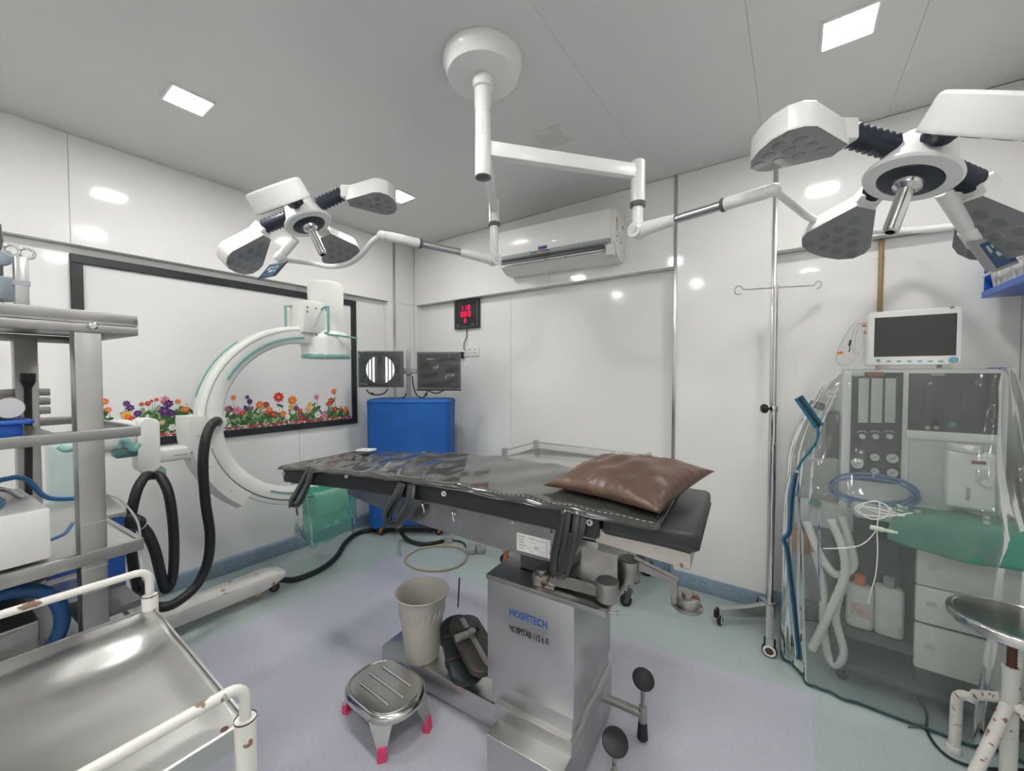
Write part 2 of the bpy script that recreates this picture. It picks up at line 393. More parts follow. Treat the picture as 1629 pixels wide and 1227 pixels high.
for i in range(len(cx) - 1):
    panels('ceiling_panel', ce, [(cx[i], cx[i + 1], YF, YB + .0)], (0, 0, HC + .008), (1, 0, 0), (0, 1, 0), (0, 0, -1), M_ceil, 0.008, 0.0008)
# left wall: recessed panels below a projecting beam, a corner pier at its end
wl = MB(); wl.box(XLR - .15, XLR - .005, YF - .1, YBR + .1, 0, HC)
wl = wl.build('wall_left', M_gap, kind='structure')
panels('wall_panel', wl, [(YF, -1.2, 0, ZB), (-1.2, .02, 0, ZB), (.02, 1.62, 0, ZB), (1.62, 2.46, 0, ZB)], (XLR - .006, 0, 0), (0, 1, 0), (0, 0, 1), (1, 0, 0))
b = MB(); b.box(XLR - .004, XL - .006, YF, YB, ZB + .002, HC); b.build('beam', M_wall, wl)
panels('beam_panel', wl, [(YF, -1.0, ZB, HC), (-1.0, .372, ZB, HC), (.372, 2.53, ZB, HC), (2.53, YB, ZB, HC)], (XL - .006, 0, 0), (0, 1, 0), (0, 0, 1), (1, 0, 0))
b = MB(); b.box(XLR - .004, XL, 2.46, YB, 0, ZB, 0, .002, 1); b.build('corner_pier', M_wall, wl)
# back wall
wb = MB(); wb.box(XL - .2, XR + .1, YBR + .005, YBR + .15, 0, HC); wb = wb.build('wall_back', M_gap, kind='structure')
panels('wall_panel', wb, [(XL, -2.06, 0, ZB), (-2.06, -.645, 0, ZB), (-.1, XR, 0, ZB)], (0, YBR + .006, 0), (1, 0, 0), (0, 0, 1), (0, -1, 0))
b = MB(); b.box(XL, -.645, YB + .006, YBR + .004, ZB + .002, HC); b.box(-.1, XR, YB + .006, YBR + .004, ZB + .002, HC); b.build('beam', M_wall, wb)
panels('beam_panel', wb, [(XL, -1.62, ZB, HC), (-1.62, -.645, ZB, HC), (-.1, XR, ZB, HC)], (0, YB + .006, 0), (1, 0, 0), (0, 0, 1), (0, -1, 0))
b = MB(); b.box(-.645, -.10, YB, YBR + .004, 0, HC, 0, .002, 1); b.build('pier', M_wall, wb)
b = MB(); b.box(XL, XL + .035, YB, YBR + .004, 0, ZB, 0, .001, 1); b.build('corner_pier', M_wall, wb)
# right wall, wall behind the camera
wr = MB().box(XR, XR + .12, YF - .1, YBR + .1, 0, HC).build('wall_right', M_wall, kind='structure')
wf = MB().box(XL - .2, XR + .1, YF - .12, YF, 0, HC).build('wall_front', M_wall, kind='structure')
# skirtings
def skirt(name, x0, x1, y0, y1):
    MB().box(x0, x1, y0, y1, 0, .098, 0, .004, 2).build(name, M_cove, kind='structure')
skirt('baseboard_left', XLR, XLR + .055, YF, 2.46)
skirt('baseboard_corner', XL, XL + .012, 2.44, YB)
skirt('baseboard_back', XL + .03, -.645, YBR - .03, YBR)
skirt('baseboard_pier', -.655, -.10, YB - .012, YB + .01)
skirt('baseboard_back_right', -.1, XR, YBR - .02, YBR)
skirt('baseboard_right', XR - .015, XR, YF, YBR)
# aluminium joint strips
def strip(n, x0, x1, y0, y1, z0=0.1, z1=HC):
    MB().box(x0, x1, y0, y1, z0, z1, 0, .003, 2).build('trim_%d' % n, M_alu, kind='structure')
strip(1, XL - .002, XL + .008, 2.518, 2.548)
strip(2, -.662, -.640, YB - .010, YB + .004)
strip(3, -.112, -.088, YB - .010, YB + .004)

# ---------------------------------------------------------------- ceiling lights on a 2 x 3 grid
def ceiling_light(x, y, lit, label):
    t = thing('ceiling_light', label, 'light', (x, y, HC), 'square ceiling lights')
    f = MB()
    for (a, b_, c, d) in ((-.085, .085, -.085, -.076), (-.085, .085, .076, .085), (-.085, -.076, -.076, .076), (.076, .085, -.076, .076)):
        f.box(x + a, x + b_, y + c, y + d, HC - .008, HC)
    f.build('frame', M_white if lit else M_ceil, t)
    MB().box(x - .0755, x + .0755, y - .0755, y + .0755, HC - .006, HC - .001).build('diffuser', M_led if lit else M_led0, t)
for (x, y, lit, lab) in ((-2.39, .67, 1, 'lit square ceiling light nearest the left wall, in front of the lamp heads'),
                         (-2.39, 1.92, 1, 'lit square ceiling light in the far corner above the smaller lamp head'),
                         (.15, 1.99, 1, 'lit square ceiling light at upper right above the larger lamp head'),
                         (-1.11, 1.95, 0, 'unlit square ceiling panel light between the wall and the lamp mount'),
                         (-1.15, .74, 1, 'lit square ceiling light just in front of the lamp mount, at the top edge'),
                         (.15, .67, 1, 'lit square ceiling light above the viewer, out of frame'),
                         (-2.39, -.6, 1, 'unseen square ceiling light added as fill behind the viewer, left row'),  # from here on, unseen lights added behind the camera for fill
                         (-1.15, -.6, 1, 'unseen square ceiling light added as fill behind the viewer, middle row'),
                         (.15, -.6, 1, 'unseen square ceiling light added as fill behind the viewer, right row'),
                         (-1.15, -1.75, 1, 'unseen square ceiling light added as fill near the rear wall, middle row'),
                         (.15, -1.75, 1, 'unseen square ceiling light added as fill near the rear wall, right row')):
    ceiling_light(x, y, lit, lab)


# ---------------------------------------------------------------- surgical light: one ceiling mount, two arms, two heads
def surgical_light():
    t = thing('surgical_light', 'white twin surgical light hanging from a round ceiling mount on two jointed arms', 'surgical light', (-1.085, 1.31, HC))
    c = V((-1.085, 1.31, HC)); dn = V((0, 0, -1))
    MB().lathe([(0, 0), (.163, 0), (.166, .004), (.166, .022), (.163, .030), (.150, .066), (.146, .071), (.140, .0725), (0, .074)], c, dn, 48).build('ceiling_cover', M_white, t)
    m = MB(); m.lathe([(.038, .07), (.044, .078), (.044, .118), (.036, .122), (.036, .20)], c, dn, 32); m.build('collar', M_white, t)
    m = MB()
    zs = [.12, .225, .228, .325, .328, .455]
    m.lathe([(0, .12), (.0335, .12), (.0335, .222), (.032, .224), (.0335, .226), (.0335, .315), (.032, .317), (.0345, .319), (.0345, .478), (.033, .482)], c, dn, 32)
    m.build('column', M_white, t)
    MB().lathe([(.0, .478), (.0335, .479), (.0335, .486), (.028, .489), (0, .489)], c, dn, 28).build('end_cap', M_dgrey, t)
    m = MB()
    for (a, h) in ((.5, .19), (1.2, .17), (2.6, .35)):
        d = V((math.cos(a - 1.6), math.sin(a - 1.6), 0)); m.cyl(c + d * .032 - V((0, 0, h)), c + d * .0355 - V((0, 0, h)), .003, n=8)
    m.split('screw', M_dgrey, t)
    def ext_arm(z, tip, ztop, zring, zbot, mid):
        a = V((c.x, c.y, z)); b_ = V((tip.x, tip.y, z)); d = (b_ - a).normalized(); s = V((-d.y, d.x, 0))
        m = MB(); m.obox((a + d * .02 + b_) / 2, d * ((b_ - a).length / 2 - .01), s * .021, (0, 0, .031), 0, .006); m.build('extension_arm', M_chip2, t)
        m = MB(); m.lathe([(0, 0), (.029, 0), (.032, .004), (.032, ztop - zring), (0, ztop - zring)], (b_.x, b_.y, ztop), dn, 28); m.build('post', M_white, t)
        MB().lathe([(.03, -.002), (.036, 0), (.036, .014), (.034, .02), (.03, .022), (0, .022)], (b_.x, b_.y, zring), dn, 28).build('black_ring', M_dgrey, t)
        MB().cyl((b_.x, b_.y, zring - .02), (b_.x, b_.y, zbot), .0245, n=24).build('lower_post', M_white, t)
        return V((b_.x, b_.y, zbot))
    # arm to the larger head
    A = pD(1015, 275, 1.86); k1 = ext_arm(2.374, A, 2.425, pD(1013, 322, 1.86).z, 2.10, None)
    B = pD(786, 300, 2.42); k2 = ext_arm(2.44, B, 2.49, pD(785, 354, 2.42).z, 2.13, None)
    def spring_arm(k, e, side, up0=0.0):
        d = (e - k); L = d.length; d = d / L; h = V((-d.y, d.x, 0)).normalized(); u = h.cross(d) * -1
        if u.z < 0: u = -u
        m = MB(); m.cyl(k + h * .034, k - h * .034, .036, n=28, bev=.006); m.build('knuckle', M_white, t)
        m = MB(); m.cyl(k + h * .040, k + h * .0355, .016, n=20); m.cyl(k - h * .040, k - h * .0355, .016, n=20); m.split('knuckle_cap', M_lgrey, t)
        # tapered housing from knuckle
        m = MB(); n = 18; VV = []; st = [(0.0, .036, .032), (.06, .034, .03), (.30, .024, .026), (.34, .022, .024)]
        def fn(a, v):
            i = min(int(v * 3), 2); f = v * 3 - i; q = [st[i][j] * (1 - f) + st[i + 1][j] * f for j in range(3)]
            an = 2 * math.pi * a; return k + d * (q[0] * L) + u * (math.sin(an) * q[1]) + h * (math.cos(an) * q[2])
        m.grid(fn, 20, 12, wrap=True); m.build('arm_housing', M_white, t, angle=60)
        m = MB(); m.cyl(k + d * .33 * L, k + d * .70 * L, .0195, n=24); m.build('spring_tube', M_alu, t)
        m = MB(); m.cyl(k + d * .32 * L, k + d * .335 * L, .0225, n=24); m.cyl(k + d * .675 * L, k + d * .70 * L, .0275, n=24, bev=.003); m.split('arm_ring', M_dgrey, t)
        m = MB(); m.cyl(k + d * .69 * L, e - d * .02, .0245, n=24, bev=.003); m.cyl(e - d * .02, e - d * .008, .0225, n=24); m.build('arm_sleeve', M_white, t)
        return d
    def head(c0, nrm, spin, sc, E, yoke, sleeve, boxpts, labelled):
        n = V(nrm).normalized(); e1 = (RGT - n * RGT.dot(n)).normalized(); e2 = n.cross(e1)
        if e2.dot(V((FWD.x, FWD.y, 0))) < 0: e2 = -e2
        def W(r, a, h=0.0): return c0 + e1 * (r * sc * math.cos(a)) + e2 * (r * sc * math.sin(a)) + n * (h * sc)
        hub = MB(); hub.lathe([(0, -.135), (.050, -.132), (.070, -.12), (.079, -.10), (.102, -.018), (.116, -.010), (.119, -.002), (.114, .006), (.080, .010), (.078, .004)], c0, n, 56)
        hub.v = [c0 + (p - c0) * sc for p in hub.v]
        hd = hub.build('lamp_head', M_white, t)
        m = MB(); m.lathe([(.079, .003), (.075, .012), (.045, .018), (0, .019)], c0, n, 48); m.v = [c0 + (p - c0) * sc for p in m.v]; m.build('hub_disc', M_navy, hd)
        m = MB(); m.lathe([(.040, .012), (.036, .030), (.022, .042), (.0205, .06), (.0205, .175), (.016, .18), (.012, .18), (.010, .15), (0, .15)], c0, n, 28); m.v = [c0 + (p - c0) * sc for p in m.v]
        m.build('light_handle', M_steelb, hd)
        RO = .045
        poly = [(r + RO, s) for r, s in ((.185, -.032), (.185, .032), (.34, .118), (.375, .118), (.41, .098), (.432, .055), (.438, 0), (.432, -.055), (.41, -.098), (.375, -.118), (.34, -.118))]
        for (a, droop, dz) in spin:
            a = math.radians(a)
            er = (e1 * math.cos(a) + e2 * math.sin(a)); es = (e2 * math.cos(a) - e1 * math.sin(a)); tl = math.radians(droop)
            er2 = er * math.cos(tl) + n * math.sin(tl); nn = n * math.cos(tl) - er * math.sin(tl)
            o = c0 + n * ((dz - .035) * sc) - (er2 - er) * (.185 + RO) * sc
            P2 = lambda r, s, h: o + er2 * (r * sc) + es * (s * sc) + nn * (h * sc)
            m = MB(); k = len(poly); cx_ = .33 + RO
            lay = [(0.90, -.078), (0.965, -.070), (1.0, -.008), (1.0, 0.0), (.985, .004)]
            VV = []; F = []
            for (f, h) in lay:
                for (r, s) in poly: VV.append(P2(cx_ + (r - cx_) * f, s * f, h))
            for i in range(len(lay) - 1):
                for j in range(k): F.append((i * k + j, i * k + (j + 1) % k, (i + 1) * k + (j + 1) % k, (i + 1) * k + j))
            F.append(tuple(range(k))[::-1])
            m.add(VV, F); m.obox(P2(.200 + RO, 0, -.046), er2 * .045 * sc, es * .036 * sc, nn * .034 * sc, 0, .008 * sc)
            m.build('lamp_petal', M_white, hd, angle=30)
            m = MB(); m.add([P2(cx_ + (r - cx_) * .985, s * .985, .0042) for r, s in poly], [tuple(range(k))]); m.build('lens_plate', M_lens, hd)
            for i in range(-3, 4):
                for j in range(-3, 4):
                    r = .342 + i * .048; s = j * .052 + (i % 2) * .026
                    wr = .118 * min(1, max(0, (r - .16) / .18)) * (1 if r < .40 else .78)
                    if r < .22 or r > .425 or abs(s) > wr - .018: continue
                    m = MB(); m.lathe([(.0195, .0044), (.0175, .0062), (0, .0066)], (0, 0, 0), (0, 0, 1), 18)
                    m.v = [P2(r + RO + p.x, s + p.y, p.z) for p in m.v]; m.build('lens', M_lensd, hd)
            # bellows
            m = MB(); p0 = W(.080, a, -.075); p1 = P2(.158 + RO, 0, -.046); dd = p1 - p0; pr = []
            for i in range(15):
                pr.append(((.038 if i % 2 else .030) * sc, dd.length * i / 14))
            m.lathe(pr, p0, dd, 20); m.build('bellows', M_navy, hd, angle=180)
        # yoke tube from the spring arm end
        m = MB(); m.tube(cr([E] + yoke, 8), .0155 * (1.0 if sc > .98 else 1.0), 14); m.build('yoke', M_white, t, angle=60)
        m = MB(); m.ball(E, .024, 16); m.build('yoke_joint', M_white, t)
        s0, s1 = sleeve; m = MB(); dd = (s1 - s0)
        m.cyl(s0, s0 + dd * .72, .024, n=24); m.cyl(s0 + dd * .70, s1, .029, n=24, bev=.004); m.build('yoke_sleeve', M_white, t)
        b0, bx, by, bz = boxpts
        m = MB(); m.obox(b0, bx, by, bz, 0, .006); bo = m.build('control_box', M_dgrey if labelled == 2 else M_grey, t)
        m = MB(); m.obox(b0 - bz * 1.0, bx * .82, by * .78, bz.normalized() * .002, 0); m.build('control_display', M_scr, bo)
        m = MB()
        for (u_, v_, a_, b2) in ((-.45, .35, .10, .22), (-.1, .45, .08, .1), (.0, -.05, .18, .14), (.45, -.1, .09, .09), (.35, .4, .06, .16)):
            m.obox(b0 - bz * 1.0 - bz.normalized() * .0022 + bx * u_ + by * v_, bx * a_, by * b2, bz.normalized() * .0006)
        m.split('display_mark', M_lgrey, bo)
    # larger head, near the camera
    cR = pD(1448, 284, 1.30); E1 = pD(1231, 302, 1.44)
    spring_arm(k1, E1, 1)
    s1 = pD(1556, 388, 1.42)
    bx = (pD(1600, 402, 1.02) - pD(1560, 425, 1.06)).normalized()
    head(cR, V((0, 0, -1)) - RGT * .38 - V((FWD.x, FWD.y, 0)) * .03, ((178, 20, .02), (-112, 40, .06), (76, 22, 0), (8, 24, 0)), 1.06, E1,
         [pD(1262, 326, 1.56), pD(1290, 347, 1.70), pD(1340, 365, 1.86), pD(1440, 367, 1.88), pD(1534, 359, 1.56)], (pD(1500, 305, 1.36), s1),
         (pD(1578, 402, 1.40), (RGT * .9 + UPV * .35).normalized() * .046, (UPV * .75 - RGT * .55).normalized() * .066, (FWD * .93 + UPV * .3).normalized() * .018), 1)
    # smaller head, over the foot of the table
    cL = pD(491, 356, 2.15); E2 = pD(607, 374, 2.10)
    spring_arm(k2, E2, -1)
    head(cL, V((0, 0, -1)) + RGT * .46 - V((FWD.x, FWD.y, 0)) * .03, ((178, 23, 0), (-83, 32, .045), (92, 23, 0), (8, 23, 0)), 1.04, E2,
         [pD(592, 385, 2.14), pD(575, 405, 2.22), pD(553, 420, 2.32), pD(525, 424, 2.42), pD(490, 418, 2.42), pD(448, 413, 2.24)], (pD(470, 380, 2.16), pD(441, 414, 2.18)),
         (pD(434, 430, 2.16), (RGT * .95 + UPV * .2).normalized() * .050, (UPV * .7 + RGT * .6).normalized() * .056, (FWD * .9 + UPV * .4).normalized() * .016), 2)
surgical_light()

# ---------------------------------------------------------------- flower print in a black frame on the left wall
def flower_panel():
    y0, y1, z0, z1, x = .372, 2.140, .968, 2.098, XLR
    t = thing('flower_print', 'large black framed white wall panel printed with flowers along its lower edge', 'picture', (x, (y0 + y1) / 2, z0))
    fw = .05
    for (a, b_, c, d) in ((y0, y1, z0, z0 + fw), (y0, y1, z1 - fw, z1), (y0, y0 + fw, z0 + fw, z1 - fw), (y1 - fw, y1, z0 + fw, z1 - fw)):
        MB().box(x, x + .022, a, b_, c, d, 0, .003, 1).build('frame_rail', M_frame, t)
    MB().box(x, x + .006, y0 + fw, y1 - fw, z0 + fw, z1 - fw).build('print_sheet', M_print, t)
    R = random.Random(3)
    m = MB(); xo = [x + .0064]
    def pt(px, py): p = pX(px, py, XLR + .006); return p.y, p.z
    def el(cy, cz, a, b_, ang, mi, n=8):
        xo[0] += .0000035; ca, sa = math.cos(ang), math.sin(ang); VV = []
        for i in range(n):
            u = math.cos(2 * math.pi * i / n) * a; v = math.sin(2 * math.pi * i / n) * b_
            VV.append((xo[0], min(max(cy + u * ca - v * sa, y0 + fw), y1 - fw), max(cz + u * sa + v * ca, z0 + fw)))
        m.add(VV, [tuple(range(n))], mi)
    # materials: 0 green 1 dark green 2 pale green 3 red 4 orange 5 purple 6 pink 7 white 8 yellow 9 mauve 10 dark red 11 peach
    base = z0 + fw
    fl_ = [(166, 639, 4, 7), (172, 652, 4, 6), (201, 642, 5, 6), (207, 649, 5, 7), (201, 661, 8, 9), (204, 664, 4, 6), (210, 668, 3, 7), (219, 658, 5, 7), (225, 643, 3, 4), (235, 642, 3, 5), (241, 638, 10, 3), (249, 636, 3, 4), (258, 640, 3, 3),
           (262, 635, 6, 7), (268, 642, 5, 8), (262, 654, 5, 11), (272, 657, 5, 7), (283, 639, 4, 5), (295, 651, 4, 7), (297, 643, 7, 7), (306, 671, 4, 6), (286, 682, 4, 7), (258, 672, 11, 5), (274, 680, 7, 7), (309, 680, 6, 4),
           (371, 633, 4, 5), (393, 632, 5, 4), (397, 639, 5, 5), (391, 650, 5, 5), (400, 650, 9, 4), (377, 653, 6, 8), (385, 657, 3, 5), (362, 651, 9, 6), (413, 644, 4, 7), (423, 644, 10, 6), (428, 652, 4, 6), (425, 657, 3, 4), (435, 659, 3, 5), (444, 652, 7, 6),
           (443, 632, 3, 9), (450, 659, 4, 6), (465, 637, 4, 8), (463, 648, 8, 5), (471, 650, 5, 5), (477, 654, 3, 5), (490, 652, 11, 7), (493, 644, 8, 5), (503, 632, 6, 5), (515, 661, 6, 6), (526, 638, 3, 6), (521, 643, 3, 4), (531, 623, 4, 5), (533, 651, 3, 5),
           (543, 640, 7, 6), (549, 652, 4, 6), (457, 663, 7, 5), (466, 656, 7, 4), (505, 660, 7, 6), (480, 665, 10, 6), (485, 668, 5, 4)]
    def px2m(px, py): # metres per pixel along the wall there, y and z
        p = pX(px, py, XLR + .006); q = pX(px + 1, py, XLR + .006); r = pX(px, py - 1, XLR + .006); return (q.y - p.y), (r.z - p.z)
    for (px, py, col, s) in fl_:          # stems and leaves first
        cy, cz = pt(px, py); ky, kz = px2m(px, py)
        L = cz - base; lean = R.uniform(-.03, .03)
        el(cy + lean / 2, (cz + base) / 2, L / 2, .0022, math.pi / 2 + lean * 2, 0 if R.random() < .6 else 1, 6)
        for _ in range(R.randint(5, 9)):
            f = R.uniform(.1, .8); a = R.uniform(.3, 2.8)
            el(cy + R.uniform(-.03, .03), base + L * f, R.uniform(.016, .034), R.uniform(.006, .012), a, R.choice((0, 0, 1, 1, 2)), 8)
    for px in (248, 262, 285, 378, 395, 418, 428, 489, 500, 519, 528, 545):       # broad leaf masses
        for _ in range(13):
            cy, cz = pt(px + R.uniform(-9, 9), R.uniform(655, 676)); el(cy, max(cz, base + .02), R.uniform(.02, .045), R.uniform(.01, .018), R.uniform(.2, 2.9), R.choice((0, 1, 1, 2)), 8)
    for (px, py, col, s) in fl_:
        cy, cz = pt(px, py); ky, kz = px2m(px, py); r = s * .5 * (ky + kz) * .86; n = R.choice((6, 7, 8)); a0 = R.random() * 6
        for i in range(n):
            a = a0 + 2 * math.pi * i / n; el(cy + math.cos(a) * r * .55, cz + math.sin(a) * r * .55, r * .55, r * .32, a, col, 8)
        el(cy, cz, r * .28, r * .28, 0, 8 if col in (4, 3, 7) else (9 if col in (5, 6) else 4), 7)
    yy = y0 + fw
    while yy < y1 - fw:
        for k in range(2):
            el(yy + R.uniform(0, .01), base + .008 + k * .012 + R.uniform(-.004, .004), R.uniform(.007, .013), R.uniform(.004, .008), R.uniform(-.4, .4), R.choice((3, 10, 6, 11, 9, 7, 10, 3)), 6)
        yy += .013
    m.build('flower_picture', [mat('print ' + n_, c, .2, spec=.3) for n_, c in (('green', (.10, .22, .07)), ('dark green', (.05, .13, .05)), ('pale green', (.30, .40, .22)), ('red', (.62, .05, .05)), ('orange', (.80, .19, .04)), ('purple', (.10, .04, .17)),
            ('pink', (.75, .25, .38)), ('white', (.85, .85, .80)), ('yellow', (.80, .48, .10)), ('mauve', (.32, .14, .20)), ('dark red', (.33, .06, .06)), ('peach', (.78, .48, .34)))], t, angle=180)
flower_panel()

# ---------------------------------------------------------------- wall air conditioner
def air_con():
    x0, x1, z = -1.985, -1.0, 2.215; T = math.tan(math.radians(1.8))
    t = thing('air_conditioner', 'white wall mounted split air conditioner with an open louvre slot', 'air conditioner', ((x0 + x1) / 2, YB, z))
    ux = V((1, 0, -T)).normalized(); uz = V((T, 0, 1)).normalized(); uy = V((0, -1, 0)); O = V((x1, YB, z))
    L = (x1 - x0)
    prof = [(0, .02), (0, .33), (.17, .33), (.205, .315), (.215, .29), (.222, .125), (.205, .10), (.165, .07), (.172, .055), (.10, .008), (.03, 0)]
    m = MB(); m.prism(prof, O - ux * L, uy, uz, ux * L, 0, .004, 2); m.build('body', M_cream, t)
    m = MB(); m.obox(O - ux * (L * .5) + uy * .226 + uz * .222, ux * (L / 2 - .018), uy * .005, uz * .098, 0, .004); m.build('front_panel', M_white, t)
    m = MB(); m.obox(O - ux * (L * .5) + uy * .222 + uz * .108, ux * (L / 2 - .018), (uy * .35 + uz * .12) * .03, (uz * .9 - uy * .3) * .016); m.build('panel_band', M_lgrey2, t)
    m = MB(); m.obox(O - ux * (L * .5 + .02) + uy * .196 + uz * .083, ux * (L / 2 - .06), uy * .012, uz * .016); m.build('air_slot', M_dgrey, t)
    for (a, b_) in ((.075, .535), (.555, .93)):
        m = MB(); m.obox(O - ux * ((a + b_) / 2 * L) + uy * .196 + uz * .062, ux * (b_ - a) / 2 * L, (uy * .8 - uz * .35) * .024, (uz * .85 + uy * .4) * .004, 0, .002, 1); m.build('louvre_flap', M_white, t)
    m = MB()
    for a in (.12, .2, .3, .4, .5, .62, .74, .86): m.obox(O - ux * a * L + uy * .178 + uz * .06, ux * .004, uy * .02, uz * .008)
    m.split('louvre_clip', M_lgrey, t)
    m = MB(); m.obox(O - ux * (.06 * L / 2) + uy * .19 + uz * .06, ux * .025, uy * .026, uz * .045, 0, .006); m.build('end_cheek', M_cream, t)
    m = MB(); m.obox(O - ux * (.565 * L) + uy * .232 + uz * .139, ux * .03, uy * .001, uz * .0115); m.obox(O - ux * (.53 * L) + uy * .232 + uz * .139, ux * .012, uy * .001, uz * .0115); m.split('badge', M_navyb, t)
    m = MB(); m.obox(O - ux * (.58 * L) + uy * .232 + uz * .105, ux * .085, uy * .002, uz * .013); dd = m.build('display_strip', M_dgrey, t)
    m = MB(); m.obox(O - ux * (.59 * L) + uy * .2345 + uz * .105, ux * .018, uy * .0008, uz * .008); m.build('display_glow', M_amber, dd)
    m = MB(); R = random.Random(5)      # stickers on the end
    def st(d, h, w_, hh, mi): m.obox(O + ux * .0008 + uy * d + uz * h, ux * .0006, uy * w_, uz * hh, mi)
    st(.17, .255, .014, .018, 0); st(.165, .225, .014, .016, 1)
    for (d, h) in ((.17, .20), (.168, .187), (.172, .17), (.165, .15), (.13, .18), (.12, .165), (.075, .165), (.09, .145), (.1, .12), (.075, .13), (.06, .24), (.065, .225), (.155, .125)): st(d, h, R.uniform(.004, .012), R.uniform(.003, .006), 2 if R.random() < .6 else 1)
    m.split('side_sticker', [M_salmon, M_grey, mat('sticker ink', (.22, .10, .12), .5)], t)
air_con()

# ---------------------------------------------------------------- digital clock, its cord, the socket plate
def clock():
    y = YBR; x0, x1, z0, z1 = -2.725, -2.41, 1.862, 2.135
    t = thing('digital_clock', 'square black wall clock with glowing red digits', 'clock', ((x0 + x1) / 2, y, z0))
    m = MB(); m.box(x0, x1, y - .03, y, z0, z1, 0, .004); m.build('case', M_frame, t)
    for (a, b_, c, d) in ((x0 + .01, x1 - .01, z0 + .01, z0 + .022), (x0 + .01, x1 - .01, z1 - .022, z1 - .01), (x0 + .01, x0 + .022, z0 + .022, z1 - .022), (x1 - .022, x1 - .01, z0 + .022, z1 - .022)):
        MB().box(a, b_, y - .036, y - .03, c, d, 0, .002, 1).build('bezel', M_dgrey, t)
    SEG = {'0': 'abcdef', '1': 'bc', '8': 'abcdefg', '2': 'abged', '3': 'abgcd'}
    def digit(m, ch, ox, oz, s):
        w_, h, q = .5 * s, s, .085 * s
        R = dict(a=(0, w_, h - q, h + q), d=(0, w_, -q, q), g=(0, w_, h / 2 - q, h / 2 + q), b=(w_ - q, w_ + q, h / 2, h), c=(w_ - q, w_ + q, 0, h / 2), f=(-q, q, h / 2, h), e=(-q, q, 0, h / 2))
        for k in SEG[ch]: a = R[k]; m.box(ox + a[0], ox + a[1], y - .0335, y - .030, oz + a[2], oz + a[3])
    m = MB()
    for (ch, px_, pz_, s) in (('1', -.075, .172, .040), ('1', -.028, .172, .040), ('8', .018, .172, .040), ('0', -.072, .108, .046), ('8', -.030, .108, .046), ('0', .020, .108, .046), ('8', -.030, .050, .036)):
        digit(m, ch, -2.5675 + px_ + .01, z0 + pz_ + .008, s)
    m.split('led_digits', M_red7, t)
    m = MB(); m.box(-2.69, -2.665, y - .0315, y - .03, z0 + .035, z0 + .042); m.box(-2.50, -2.475, y - .0315, y - .03, z0 + .035, z0 + .04); m.split('logo_mark', M_lgrey, t)
    a = V((-2.575, y - .012, z0)); p = pY(738, 556, YBR - .03)
    m = MB(); m.tube(cr([a, a - V((.003, 0, .08)), p + V((.004, 0, .06)), p], 6), .0042, 8); m.build('clock_cord', M_black, t)
    s = thing('socket_plate', 'white wall socket plate with a black plug under the clock', 'socket', (-2.54, y, 1.595))
    m = MB(); m.box(-2.655, -2.428, y - .012, y, 1.593, 1.688, 0, .004); m.build('plate', M_white, s)
    m = MB()
    for cx_ in (-2.60, -2.54, -2.475):
        for (dx, dz, r) in ((0, .018, .007), (-.012, -.012, .0045), (.012, -.012, .0045)): m.cyl((cx_ + dx, y - .0125, 1.64 + dz), (cx_ + dx, y - .0115, 1.64 + dz), r, n=10)
    m.split('socket_hole', M_dgrey, s)
    m = MB(); m.box(-2.635, -2.612, y - .05, y - .012, 1.575, 1.640, 0, .005); m.build('plug', M_black, s)
clock()


# ---------------------------------------------------------------- mobile x-ray C arm along the left wall
def castor(par, p, r=.03, yaw=0.0, mats=None, plate=M_dgrey, h=.075, w_=.018, name='castor'):
    """wheel + fork under point p (p.z = floor)"""
    p = V(p); d = V((math.cos(yaw), math.sin(yaw), 0)); s = V((-d.y, d.x, 0))
    c = p + V((0, 0, r))
    m = MB(); m.lathe([(0, -w_ / 2), (r * .6, -w_ / 2), (r * .62, -w_ / 2 + .002), (r * .9, -w_ / 2), (r, -w_ / 2 + .004), (r, w_ / 2 - .004), (r * .9, w_ / 2), (r * .62, w_ / 2 - .002), (r * .6, w_ / 2), (0, w_ / 2)], c, s, 24)
    wl_ = m.build(name, mats or M_black, par)
    m = MB(); m.cyl(c - s * (w_ / 2 + .002), c + s * (w_ / 2 + .002), r * .45, n=16); m.build('wheel_hub', plate, wl_)
    m = MB()
    m.obox(c + d * r * .35 + V((0, 0, h / 2 - r * .3)), d * r * .5, s * (w_ / 2 + .005), V((0, 0, .004)) + V((0, 0, (h - r) / 2 * .0)), 0)
    for q in (-1, 1): m.prism([(-.4 * r, -.3 * r), (.3 * r, -.3 * r), (.9 * r, h - r - .002), (-.1 * r, h - r - .002)], c + s * q * (w_ / 2 + .003), d, (0, 0, 1), s * q * .003)
    m.obox(c + d * r * .4 + V((0, 0, h - r)), d * r * .7, s * (w_ / 2 + .008), V((0, 0, .004)))
    m.build('castor_fork', plate, wl_)
    return wl_
